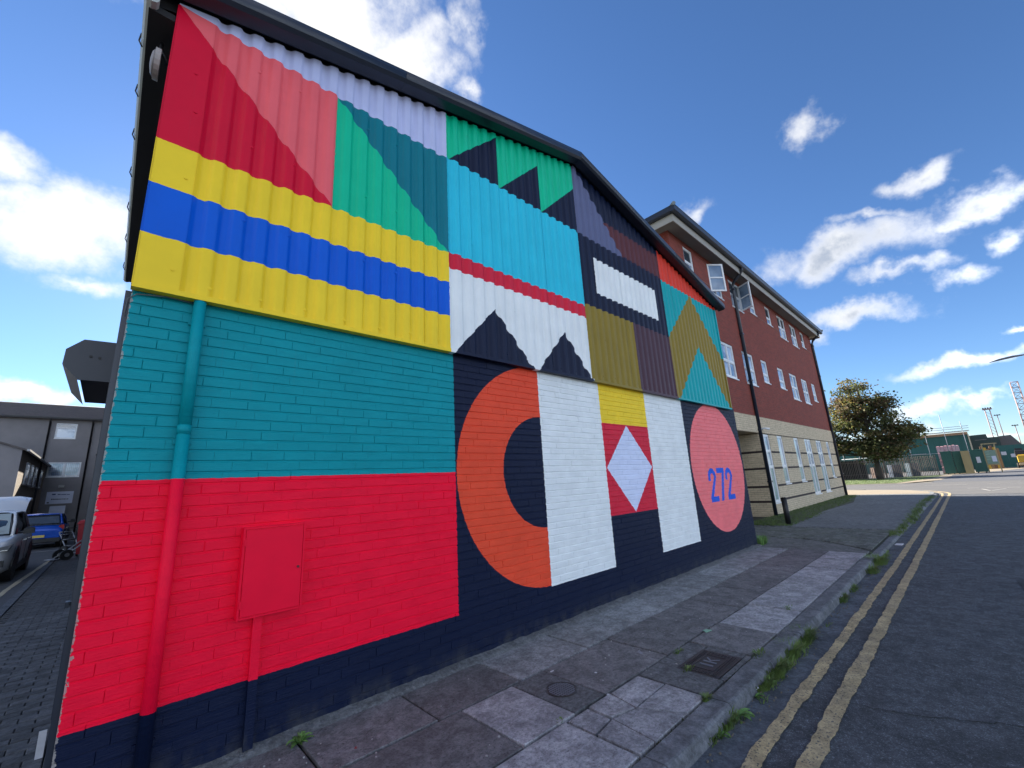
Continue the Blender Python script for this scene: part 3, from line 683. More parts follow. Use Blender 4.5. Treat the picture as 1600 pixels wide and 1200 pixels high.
# dark filler strip behind the sheet tops, roof slopes, body of the building
b = MB(); b.prism([(-.2,5.36),(0.02,5.42),(5.13,6.72),(10.45,5.5),(10.62,5.5),(5.13,6.90),(-.22,5.56)], -.030, .1, axis=1); b.build('eaves_filler', m_black, MBD)
m_body = mat('dark_side_wall', (.016,.019,.028), .7, (.022,.025,.034), 2, .5, .2, 30)
b = MB(); b.prism([(.03,2.9),(10.70,2.9),(10.70,3.2),(10.38,3.3),(10.38,5.5),(5.13,6.72),(.03,5.45)], .05, 5.6, axis=1); b.build('upper_body', m_body, MBD)
b = MB(); b.prism([(.035,-.05),(10.70,-.05),(10.38,5.45),(5.13,6.70),(.06,5.35)], 5.6, 23, axis=1); b.box(.02, 10.70, .24, 5.6, -.05, 3.0); b.build('side_wall', m_body, MBD)
b = MB()
for (xa, xb) in ((-.2, 5.13), (5.13, 10.62)):
    za, zb = roofz(xa)+.10, roofz(xb)+.10; xe = max(xa, -.2)
    b.v += [(xa,-.17,za),(xb,-.17,zb),(xb,5.6,zb),(xa,5.6,za),(xa,-.17,za-.04),(xb,-.17,zb-.04),(xb,5.6,zb-.04),(xa,5.6,za-.04)]
    o = len(b.v)-8
    for f in ((0,1,2,3),(7,6,5,4),(0,4,5,1),(1,5,6,2),(2,6,7,3),(3,7,4,0)): b.face(tuple(o+k for k in f))
b.box(.2, .3, 0, 0, 0, 0) if False else None
b.build('roof', m_roofmetal, MBD)
b = MB(); b.v += [(.05,5.6,5.45),(5.13,5.6,6.86),(5.13,23,6.86),(.05,23,5.45),(10.4,5.6,5.6),(10.4,23,5.6)]; b.face((0,1,2,3)); b.face((1,4,5,2)); b.build('rear_roof', m_roofmetal, MBD)
# side eaves: soffit, gutter with clips
part('yard_shade_block', 'box', m_body, MBD, .07, 10.3, 23.01, 40.6, -.05, 12.4)  # unseen tall block, added to keep the sun off the yard
part('soffit', 'box', m_black, MBD, -.17, -.012, -.05, 5.5, 5.30, 5.36)
b = MB(); g = [(-.17,5.42),(-.17,5.30),(-.19,5.27),(-.24,5.255),(-.285,5.27),(-.31,5.31),(-.315,5.42),(-.305,5.42),(-.30,5.315),(-.24,5.27),(-.185,5.31),(-.18,5.42)]
g = [(-.115+(a+.17)*.62, 5.42+(z_-5.42)*.7) for a, z_ in g]
b.prism(g, -.12, 5.55, axis=1); gut = b.build('gutter', mat('pale_gutter', (.45,.50,.48), .5, (.38,.42,.40), 2), MBD)
for y in (.35, .95, 1.6, 2.3, 3.1, 4.0, 5.0):
    b = MB(); b.tube([(-.207,y,5.42),(-.214,y,5.34),(-.19,y-.01,5.285)], .006, 6); b.build('gutter_clip', m_black, gut)
# round bulkhead lamp under the soffit at the corner
LY, LZ = .16, 5.02
lm = thing('bulkhead_light', 'round grey bulkhead light under the left eaves beside the crimson panel', 'light', (-.05, LY, LZ))
b = MB(); b.tube([(-.01,0,.0),(-.045,0,0)], .12, 20, sm=False); b.build('housing', m_lamp, lm)
b = MB()
for i in range(5):
    pass
b.tube([(-.046,0,0),(-.062,0,0),(-.07,0,0)], [.105,.08,.03], 20); b.build('lens', mat('opal_plastic', (.30,.27,.27), .5), lm)
b = MB(); b.tube([(.05,0,.02),(-.02,0,.16),(-.02,.05,.26)], .012, 8); b.build('bracket', m_black, lm)
# steel guard down the left corner and loose cable
part('corner_guard', 'box', m_navy_metal, MBD, -.030, .002, .035, .16, 0.02, 3.02)
b = MB(); b.tube([(.34,-.02,3.0),(.18,-.03,3.005),(.03,-.025,2.985),(-.012,-.005,2.95),(-.016,.03,2.86),(-.01,.05,2.78)], .004, 6); b.build('loose_cable', mat('grey_cable', (.12,.13,.14), .6), MBD)
HY, HZ = 1.6, .84
# roller shutter housing round the side
hs = MB(); pts = [(.03,3.12),(-.28,3.11),(-.385,3.0),(-.39,2.86),(-.28,2.73),(-.03,2.73),(.03,2.73)]
hs.prism(pts, 1.7, 1.72, axis=1); box = hs.build('shutter_housing', m_navy_metal, MBD)
b = MB(); pts2 = pts[:5]+[(-.28,2.73)]
for y in (1.722, 3.05):
    for x, z in pts[:5]: b.v.append((x, y, z))
for a in range(4): b.face((a, a+1, 6+a, 5+a))
b.build('housing_skin', m_navy_metal, box)
part('curtain_slot', 'box', m_black, box, -.27, .02, 1.75, 3.05, 2.76, 3.05)
for y, z in ((1.695, 2.95), (1.695, 2.955)): 
    b = MB(); b.tube([(-.16 if z < 2.953 else -.22, y+.006, z), (-.16 if z < 2.953 else -.22, y-.004, z)], .012, 8); b.build('bolt', m_black, box)
part('guide_rail', 'box', m_navy_metal, MBD, -.07, .03, 1.70, 1.80, 0, 2.73)
part('shutter_curtain', 'box', m_navy_metal, MBD, -.02, .03, 1.82, 5.3, 0, 2.75)
b = MB(); b.box(-.075,-.02,HY-.02,HY+.02,HZ,HZ+.03); b.box(-.10,-.076,HY-.05,HY+.03,HZ-.01,HZ+.035); b.build('door_handle', m_navy_metal, MBD)
# painted rainwater pipe and utility cabinet on the wall face
b = MB(); b.tube([(.372,-.046,-.02),(.372,-.046,2.05)], .038, 16); b.tube([(.372,-.046,2.05),(.372,-.046,2.11)], .0395, 16); b.tube([(.372,-.046,2.11),(.372,-.046,3.01)], .038, 16)
for z in (.25, 1.15, 2.0, 2.85): b.box(.322,.422,-.022,-.0035,z-.015,z+.015)
b.build('downpipe', m_wall, MBD)
b = MB(); b.box(.88,.935,-.045,-.006,.02,.814); b.build('conduit', m_wall, MBD)
m_cab = mat('cabinet_red_paint', P_['red'], .5, tuple(x*.9 for x in P_['red']), 3, .6, .1, 20, spec=.15)
cab = part('utility_cabinet', 'bbox', m_cab, MBD, .77, 1.175, -.075, -.008, .815, 1.405)
b = MB(); o = [(.795,.805),(1.195,.805),(1.195,1.415),(.795,1.415)]; b.box(.788,1.158,-.086,-.076,.833,1.387); b.build('cabinet_door', m_cab, cab)
b = MB()
for a in ((.77,.782,.815,1.405),(1.163,1.175,.815,1.405),(.783,1.162,.815,.827),(.783,1.162,1.393,1.405)): b.box(a[0],a[1],-.084,-.076,a[2],a[3])
b.build('cabinet_frame', m_cab, cab)
b = MB(); b.tube([(1.135,-.084,1.10),(1.135,-.092,1.10)], .009, 12); b.build('lock', mat('dark_lock', (.12,.004,.01), .5), cab)
for z in (.91, 1.31): part('hinge', 'box', m_cab, cab, .776, .790, -.091, -.087, z-.025, z+.025)

# ================================================================== RED BRICK OFFICE BUILDING
m_redbrick = brick_tex('red_brick', (.25,.040,.024), (.155,.026,.018), (.17,.085,.06))
m_buff = brick_tex('buff_brick', (.62,.51,.35), (.50,.41,.28), (.24,.20,.15))
m_dkbrick = mat('dark_brick_band', (.026,.018,.018), .8, (.04,.025,.022), 12, .6)
RB = thing('brick_office_building', 'three storey red brick office block with buff brick ground floor and white windows', 'building', (20, 1.6, 0))
def rb(o): o.matrix_parent_inverse = Matrix.Translation((-20, -1.6, 0)); return o
def wall_open(x0, x1, z0, z1, openings, y=1.6, depth=.10):
    b = MB(); X = sorted({x0, x1, *[v for o in openings for v in o[:2]]}); Z = sorted({z0, z1, *[v for o in openings for v in o[2:]]})
    for i in range(len(X)-1):
        for j in range(len(Z)-1):
            cx, cz = (X[i]+X[i+1])/2, (Z[j]+Z[j+1])/2
            if any(o[0] < cx < o[1] and o[2] < cz < o[3] for o in openings): continue
            b.poly([(X[i],y,Z[j]),(X[i+1],y,Z[j]),(X[i+1],y,Z[j+1]),(X[i],y,Z[j+1])])
    for a, c_, d, e in openings:
        b.poly([(a,y,d),(a,y+depth,d),(a,y+depth,e),(a,y,e)]); b.poly([(c_,y,d),(c_,y,e),(c_,y+depth,e),(c_,y+depth,d)])
        b.poly([(a,y,e),(a,y+depth,e),(c_,y+depth,e),(c_,y,e)]); b.poly([(a,y,d),(c_,y,d),(c_,y+depth,d),(a,y+depth,d)])
    return b
top = [(13.42,14.12,8.36,9.24),(15.38,16.50,8.06,9.26),(17.42,18.62,8.06,9.26),(19.62,20.36,8.34,9.26),(21.9,22.62,8.34,9.26),(23.75,25.0,8.06,9.26),(25.95,27.1,8.06,9.26),(28.05,28.75,8.34,9.26)]
mid = [(13.0,13.8,5.2,6.2),(15.40,16.53,4.90,6.20),(17.43,18.66,4.90,6.20),(19.66,20.42,5.21,6.20),(21.92,22.80,5.22,6.20),(23.80,25.04,4.90,6.20),(25.98,27.11,4.90,6.20),(28.06,28.85,5.20,6.20)]
grd = [(17.72,18.75,.42,2.96),(19.78,20.50,1.05,2.96),(22.18,22.92,1.05,2.96),(24.0,25.17,.41,2.96),(26.2,27.3,.40,2.96),(28.45,29.1,1.05,2.96)]
XE = 30.45
b = wall_open(12.43, XE, 3.62, 9.42, top+mid); b.box(12.43, XE, 1.72, 14, 3.62, 9.42)
b.poly([(12.43,1.6,3.62),(12.43,1.72,3.62),(12.43,1.72,9.42),(12.43,1.6,9.42)]); b.poly([(XE,1.6,3.62),(XE,1.6,9.42),(XE,1.72,9.42),(XE,1.72,3.62)]); rwall = rb(b.build('red_brick_wall', m_redbrick, RB))
b = MB(); b.box(12.43, XE, 1.585, 14, 2.985, 3.618); band = rb(b.build('buff_brick_band', m_buff, RB))
b = wall_open(17.58, XE, -.05, 2.955, grd, 1.6); b.box(17.58, XE, 1.72, 14, -.05, 2.955)
b.poly([(17.58,1.6,-.05),(17.58,1.72,-.05),(17.58,1.72,2.955),(17.58,1.6,2.955)]); b.poly([(XE,1.6,-.05),(XE,1.6,2.955),(XE,1.72,2.955),(XE,1.72,-.05)])
gwall = rb(b.build('buff_brick_wall', m_buff, RB))
def split(x0, x1, ops, z):       # pieces of a course between openings
    cuts = sorted([(o[0], o[1]) for o in ops if o[2] < z < o[3]]); a = x0; out = []
    for c0_, c1_ in cuts: out.append((a, c0_)); a = c1_
    out.append((a, x1)); return out
for z in (.49, 1.02, 1.67, 2.28, 2.955):
    for a, c_ in split(17.575, XE+.004, grd, z-.01 if z > 2.9 else z): 
        d = part('dark_brick_course', 'box', m_dkbrick, gwall, a+.001 if a > 17.6 else a, c_-.001, 1.596, 1.66, z-.037 if z < 2.9 else 2.9555, z+.037 if z < 2.9 else 2.984); rb(d); d.matrix_parent_inverse = Matrix.Identity(4)
    if z < 2.9: part('dark_brick_course', 'box', m_dkbrick, gwall, 17.574, 17.62, 1.661, 14, z-.037, z+.037)
for z in (8.30,):
    for a, c_ in split(12.43, XE, top, z):
        part('string_course', 'box', mat('pale_string_course', (.22,.13,.11), .85), rwall, a+.01, c_-.01, 1.592, 1.63, z-.012, z+.012)
def win(x0, x1, z0, z1, lights, transoms, gl, cur=None, y=1.6, parent=RB, opened=None):
    f = MB(); Y = y+.022; t = .055; w = x1-x0
    f.box(x0, x0+t, Y, Y+.06, z0, z1); f.box(x1-t, x1, Y, Y+.06, z0, z1); f.box(x0+t, x1-t, Y, Y+.06, z1-t, z1); f.box(x0+t, x1-t, Y, Y+.06, z0, z0+t)
    cols = [x0+t+(w-2*t)*i/lights for i in range(lights+1)]
    for xx in cols[1:-1]: f.box(xx-.025, xx+.025, Y-.002, Y+.06, z0+t, z1-t)
    rows = [z0+t]+[z for z in transoms]+[z1-t]
    for zz in transoms:
        for i in range(lights): f.box(cols[i]+(.026 if i else 0), cols[i+1]-(.026 if i < lights-1 else 0), Y+.001, Y+.06, zz-.022, zz+.022)
    # inner sash beads
    o = rb(f.build('window', m_white_pvc, parent))
    sill = MB(); sill.box(x0-.01, x1+.01, y-.03, Y-.001, z0-.045, z0-.002); sill.build('sill', m_white_pvc, o)
    k = 0
    for i in range(lights):
        for j in range(len(rows)-1):
            g = gl[j] if isinstance(gl, (list, tuple)) else gl
            if opened == i and j == len(rows)-2: pass
            p = MB(); p.box(cols[i]+.004, cols[i+1]-.004, Y+.030+.001*((i+j)%3), Y+.040, rows[j], rows[j+1]); p.build('pane', g, o)
            s_ = MB(); a0, a1, b0, b1 = cols[i]+(.028 if i else .002), cols[i+1]-(.028 if i < lights-1 else .002), rows[j]+(.024 if j else .002), rows[j+1]-(.024 if j < len(rows)-2 else .002)
            q = .03
            s_.box(a0,a0+q,Y+.008,Y+.03,b0,b1); s_.box(a1-q,a1,Y+.008,Y+.03,b0,b1); s_.box(a0+q,a1-q,Y+.008,Y+.03,b0,b0+q); s_.box(a0+q,a1-q,Y+.008,Y+.03,b1-q,b1); s_.build('sash', m_white_pvc, o)
    return o
for i, (a, c_, d, e) in enumerate(top):
    wide = c_-a > 1
    win(a, c_, d, e, 2 if wide else 1, [e-.62 if wide else d+.34], [m_glass_c, m_glass] if i not in (0,) else [m_glass_c, m_glass])
for i, (a, c_, d, e) in enumerate(mid):
    wide = c_-a > 1
    win(a, c_, d, e, 2 if wide else 1, [d+.62 if wide else d+.36], m_glass_c)
for i, (a, c_, d, e) in enumerate(grd):
    wide = c_-a > 1
    tall = d < .6
    win(a, c_, d, e, 2 if wide else 1, [1.72, 2.32] if tall else [1.72], [m_frost, m_glass_c, m_glass_c] if tall else [m_frost, m_glass_c])
# two casements swung outward on the top floor
def casement(hx, z0, z1, w, ang, glassm):
    hinge = Vector((hx, 1.63, 0)); d = Vector((math.cos(ang), math.sin(ang), 0)); nrm_ = Vector((-d.y, d.x, 0))
    def bar(b, a0, a1, c0, c1, t=.022):
        vs = []
        for z in (c0, c1):
            for a, s in ((a0,-t),(a1,-t),(a1,t),(a0,t)): v = hinge+d*a+nrm_*s; vs.append((v.x, v.y, z))
        o = len(b.v); b.v += vs
        for f in ((0,3,2,1),(4,5,6,7),(0,1,5,4),(1,2,6,5),(2,3,7,6),(3,0,4,7)): b.face(tuple(o+k for k in f))
    b = MB(); bar(b, 0, .06, z0, z1); bar(b, w-.06, w, z0, z1); bar(b, .0601, w-.0601, z0, z0+.06); bar(b, .0601, w-.0601, z1-.06, z1); zm = (z0+z1)/2; bar(b, .0601, w-.0601, zm-.025, zm+.025)
    o = rb(b.build('open_casement', m_white_pvc, RB, label='white casement swung outward'))
    for q in ((z0+.06, zm-.025), (zm+.025, z1-.06)):
        g = MB(); bar(g, .062, w-.062, q[0]+.001, q[1]-.001, .006); g.build('pane', glassm, o)
m_thin = glass_mat('casement_glass', (.10,.16,.24), .05, (.16,.24,.34))
casement(15.42, 8.12, 9.22, .62, R(-38), m_thin)
casement(18.58, 8.12, 9.22, .58, R(-118), m_thin)
# eaves: soffit, fascia, gutter, hipped metal roof
x0, x1, y0, y1 = 11.95, 31.0, 1.17, 14.4
b = MB(); b.box(x0+.04, x1-.04, y0+.04, y1-.04, 9.425, 9.45); rb(b.build('soffit', m_soffit, RB))
b = MB(); b.box(x0+.005, x1-.005, y0, y0+.03, 9.34, 9.60); b.box(x0, x0+.03, y0+.031, y1, 9.34, 9.60); b.box(x1-.03, x1, y0+.031, y1, 9.34, 9.60); rb(b.build('fascia', m_cream, RB))
b = MB(); g = [(0,.18),(0,.02),(-.03,-.01),(-.10,-.015),(-.15,.02),(-.16,.18)]
b.prism([(y0+a-.001, 9.60+z) for a, z in g], x0-.15, x1+.15, axis=0); gt_ = rb(b.build('gutter', m_navy_metal, RB))
b = MB(); b.prism([(x0+a-.001, 9.60+z) for a, z in g], y0-.0, y1, axis=1); rb(b.build('gutter', m_navy_metal, RB))
b = MB(); g2 = [(x1+.001, 9.62),(x1+.12, 9.62),(x1+.15, 9.78),(x1+.001, 9.78)]; b.prism(g2, y0, y1, axis=1); rb(b.build('gutter', m_navy_metal, RB))
b = MB(); ye = (y1-y0)/2; rz = 9.78; rh = 1.7
b.v += [(x0-.17,y0-.17,rz),(x1+.17,y0-.17,rz),(x1+.17,y1,rz),(x0-.17,y1,rz),(x0+ye,y0+ye,rz+rh),(x1-ye,y0+ye,rz+rh)]
for f in ((0,1,5,4),(1,2,5),(2,3,4,5),(3,0,4),(0,3,2,1)): b.face(f)
rf = rb(b.build('roof', m_roofmetal, RB))
b = MB(); b.tube([(x0-.17,y0-.17,rz+.02),(x0+ye,y0+ye,rz+rh+.02)], .06, 8); b.tube([(x1+.17,y0-.17,rz+.02),(x1-ye,y0+ye,rz+rh+.02)], .06, 8); b.build('hip_ridge', m_roofmetal, rf)
# square downpipes with swan necks
for px_ in (17.66, 30.40):
    b = MB(); b.tube([(px_,1.54,0.0),(px_,1.54,8.95),(px_,1.47,9.12),(px_,1.20,9.36),(px_,1.10,9.50),(px_,1.10,9.62)], .062, 10)
    for z in (1.2, 3.1, 5.0, 6.9, 8.8): b.box(px_-.085, px_+.085, 1.47, 1.598, z-.03, z+.03)
    rb(b.build('downpipe', m_navy_metal, RB))
b = MB(); b.tube([(17.95,1.57,3.16),(18.03,1.44,3.15),(18.12,1.36,3.12)], [.03,.035,.05], 8); rb(b.build('security_camera', m_white_pvc, RB))

bo = thing('bollard', 'short black bollard standing in the grass before the buff brick office corner', 'bollard', (14.98, .47, 0))
b = MB(); b.tube([(0,0,-.03),(0,0,.74)], .075, 14); b.build('post', m_black, bo)
b = MB(); b.tube([(0,0,.741),(0,0,.77),(0,0,.785)], [.082,.078,.04], 14); b.build('cap', m_black, bo)

# ================================================================== YARD AT THE LEFT
EB = thing('rendered_flats', 'grey rendered three storey block with slate roof across the back of the yard', 'building', (-4, 41, 0))
def eb(o): o.matrix_parent_inverse = Matrix.Translation((4, -41, 0)); return o
b = wall_open(-16, 4.5, -.05, 8.02, [(-3.30,-2.22,6.62,7.72),(-3.33,-1.67,3.88,4.92),(-.55,.25,3.0,3.8)], 41); b.box(-16, 4.5, 41.13, 48, -.05, 8.02)
eb(b.build('rendered_wall', m_render, EB))
win_eb = [( -3.30,-2.22,6.62,7.72), (-3.33,-1.67,3.88,4.92)]
o = win(*win_eb[0], 1, [7.38], [m_glass_c, m_glass], y=41, parent=EB); o.matrix_parent_inverse = Matrix.Translation((4,-41,0))
o = win(*win_eb[1], 2, [], m_glass_c, y=41, parent=EB); o.matrix_parent_inverse = Matrix.Translation((4,-41,0))
b = MB()
for i in range(17): 
    if i: b.box(-3.27+i*.094, -3.258+i*.094, 41.045, 41.05, 3.94, 4.86)
for z in (4.2, 4.5): b.box(-3.27, -1.73, 41.040, 41.044, z-.006, z+.006)
b.build('window_bars', mat('dark_bars', (.05,.055,.06), .6), o)
b = MB()
n = 18
for i in range(n):
    ya, yb = 40.75+i*.145, 40.75+(i+1)*.145+.02; za, zb = 8.06+i*.078, 8.06+(i+1)*.078+.008
    b.poly([(-16.3,ya,za+.03),(4.8,ya,za+.03),(4.8,yb,zb+.005),(-16.3,yb,zb+.005)]); b.poly([(-16.3,ya,za-.01),(4.8,ya,za-.01),(4.8,ya,za+.03),(-16.3,ya,za+.03)])
b.poly([(-16.3,43.36,9.47),(4.8,43.36,9.47),(4.8,47,8.0),(-16.3,47,8.0)])
roof_eb = eb(b.build('slate_roof', m_slate, EB))
b = MB()
for i in range(n):
    for k in range(80):
        x = -15.9+k*.26+(.13 if i % 2 else 0); b.box(x, x+.25, 40.745+i*.145, 40.78+i*.145, 8.052+i*.078, 8.085+i*.078+random.uniform(0,.008))
b.build('slates', m_slate, roof_eb, kind='stuff')
b = MB(); b.box(-16.3, 4.8, 40.62, 40.76, 7.98, 8.09); eb(b.build('gutter', m_black, EB))
for x, nm in ((-3.62,'downpipe'),(-1.42,'downpipe')):
    b = MB(); b.tube([(x,40.72,7.98),(x,40.93,7.75),(x,40.93,0)], .055, 8); eb(b.build(nm, m_black, EB))
b = MB(); b.box(-2.62,-2.32,40.90,40.998,3.12,3.30); b.box(-2.58,-2.36,40.86,40.899,3.15,3.27); eb(b.build('wall_light', m_lamp, EB))
b = MB(); b.box(-.98,-.76,40.80,40.998,5.40,5.52); b.tube([(-.87,40.85,5.40),(-.87,40.80,5.22)], .05, 8); eb(b.build('security_lamp', m_black, EB))
sg = thing('yard_sign', 'white sign board with two short lines of print below the wall light', 'sign', (-2.45, 40.95, 2.45))
b = MB(); b.box(-.66,.66,-.02,.02,-.44,.40); b.build('board', m_sign, sg)
b = MB()
for (xa, xb, z, h) in ((-.40,-.22,.17,.09),(-.12,.02,.17,.06),(.05,.30,.16,.05),(.33,.48,.15,.04)): b.box(xa, xb, -.024, -.021, z, z+h)
b.build('blue_print', m_ink, sg)
b = MB()
for i, (xa, xb) in enumerate(((-.40,-.34),(-.32,-.27),(-.25,-.21),(-.19,-.13),(-.11,-.06),(-.04,.02),(.05,.10),(.13,.17),(.20,.27),(.30,.35),(.38,.44))): b.box(xa, xb, -.024, -.021, -.16, -.16+.085-.003*i)
b.box(-.58,-.48,-.024,-.021,-.38,-.30); b.build('dark_print', m_inkr, sg)
# lower wing facing the yard
WG = thing('lower_wing', 'low two storey wing with grey gable and buff sidewall left of the yard', 'building', (-5, 29, 0))
def wg(o): o.matrix_parent_inverse = Matrix.Translation((5, -29, 0)); return o
wx = -3.4
b = MB(); b.prism([(-10.4,-.05),(wx,-.05),(wx,4.66),(-6.9,6.0),(-10.4,4.66)], 29, 29.2, axis=1); wg(b.build('gable_wall', m_render, WG))
b = MB(); b.box(-10.4, wx-.001, 29.201, 40.98, -.05, 4.66); wg(b.build('side_wall', m_render_b, WG))
b = MB(); b.v += [(wx+.15,28.85,4.68),(wx+.15,40.98,4.68),(-6.9,40.98,6.12),(-6.9,28.85,6.12),(wx+.15,28.85,4.60),(wx+.15,40.98,4.60),(-6.9,40.98,6.02),(-6.9,28.85,6.02)]
for f in ((0,1,2,3),(7,6,5,4),(0,4,5,1),(0,3,7,4)): b.face(f)
b.poly([(-6.9,28.85,6.12),(-6.9,40.98,6.12),(-10.5,40.98,4.65),(-10.5,28.85,4.65)]); wg(b.build('roof', m_slate, WG))
b = MB(); b.box(wx+.151, wx+.27, 28.9, 40.9, 4.58, 4.68); wg(b.build('gutter', mat('white_gutter', (.6,.6,.6), .5), WG))
for ya in (31.3, 33.2, 35.3, 38.0):
    b = MB(); b.box(wx+.002, wx+.05, ya, ya+1.1, 3.05, 4.2); w_ = wg(b.build('window', m_white_pvc, WG)); b = MB(); b.box(wx+.051, wx+.056, ya+.1, ya+1.0, 3.15, 4.1); b.build('pane', m_glass_c, w_)
    b = MB(); b.box(wx+.002, wx+.12, ya-.05, ya+1.15, 2.98, 3.045); b.build('sill', m_render, w_)
b = MB(); b.tube([(wx+.08,36.9,4.6),(wx+.08,36.9,0)], .05, 8); wg(b.build('downpipe', m_black, WG))

# cars ----------------------------------------------------------------
def loft(stations, m, name, parent, smooth=True, cap=True):
    b = MB(); n = len(stations[0][1])
    for y, ring in stations: b.v += [(x, y, z) for x, z in ring]
    for s in range(len(stations)-1):
        for a in range(n):
            c_ = (a+1) % n; b.face((s*n+a, s*n+c_, (s+1)*n+c_, (s+1)*n+a), 0, smooth)
    if cap: b.face(tuple(range(n))); b.face(tuple(range((len(stations)-1)*n, len(stations)*n))[::-1])
    return b.build(name, m, parent)
def ringb(hw, zb, zm, zt, crown=.03):
    h = [(0, zb), (hw*.86, zb), (hw*.97, zb+.07), (hw, zm*.6+zb*.4), (hw*.995, zm), (hw*.955, zt-.06), (hw*.86, zt-.005), (hw*.45, zt+crown*.7), (0, zt+crown)]
    return h+[(-x, z) for x, z in h[-2:0:-1]]
def ringg(hw0, hw1, z0, z1):
    h = [(0, z0), (hw0, z0), ((hw0+hw1)/2+.02, (z0+z1)/2), (hw1, z1-.05), (hw1-.10, z1), (0, z1+.03)]
    return h+[(-x, z) for x, z in h[-2:0:-1]]
def wheel(parent, x, y, r, w, side):
    b = MB(); pr = [(0, r-.03), (.03, r), (w-.03, r), (w, r-.03), (w, r*.62), (0, r*.62)]; n = 28; np_ = len(pr)
    for k in range(n):
        a = 2*math.pi*k/n
        for u, rr in pr: b.v.append((x+side*(u-w), y+math.cos(a)*rr, r+math.sin(a)*rr))
    for k in range(n):
        k2 = (k+1) % n
        for a in range(np_): b.face((k*np_+a, k*np_+(a+1)%np_, k2*np_+(a+1)%np_, k2*np_+a), 0, True)
    wh = b.build('wheel', m_rubber, parent)
    b = MB(); b.tube([(x-side*w*.9, y, r), (x-side*.05, y, r)], r*.6, 20)
    for k in range(5):
        a = 2*math.pi*k/5; c_, s_ = math.cos(a), math.sin(a)
        b.v += [(x-side*.03, y+c_*.05-s_*.05, r+s_*.05+c_*.05), (x-side*.03, y+c_*.05+s_*.05, r+s_*.05-c_*.05), (x-side*.012, y+c_*r*.6+s_*.03, r+s_*r*.6-c_*.03), (x-side*.012, y+c_*r*.6-s_*.03, r+s_*r*.6+c_*.03)]
        o = len(b.v)-4; b.face((o, o+1, o+2, o+3))
    b.build('rim', m_rim, wh); return wh
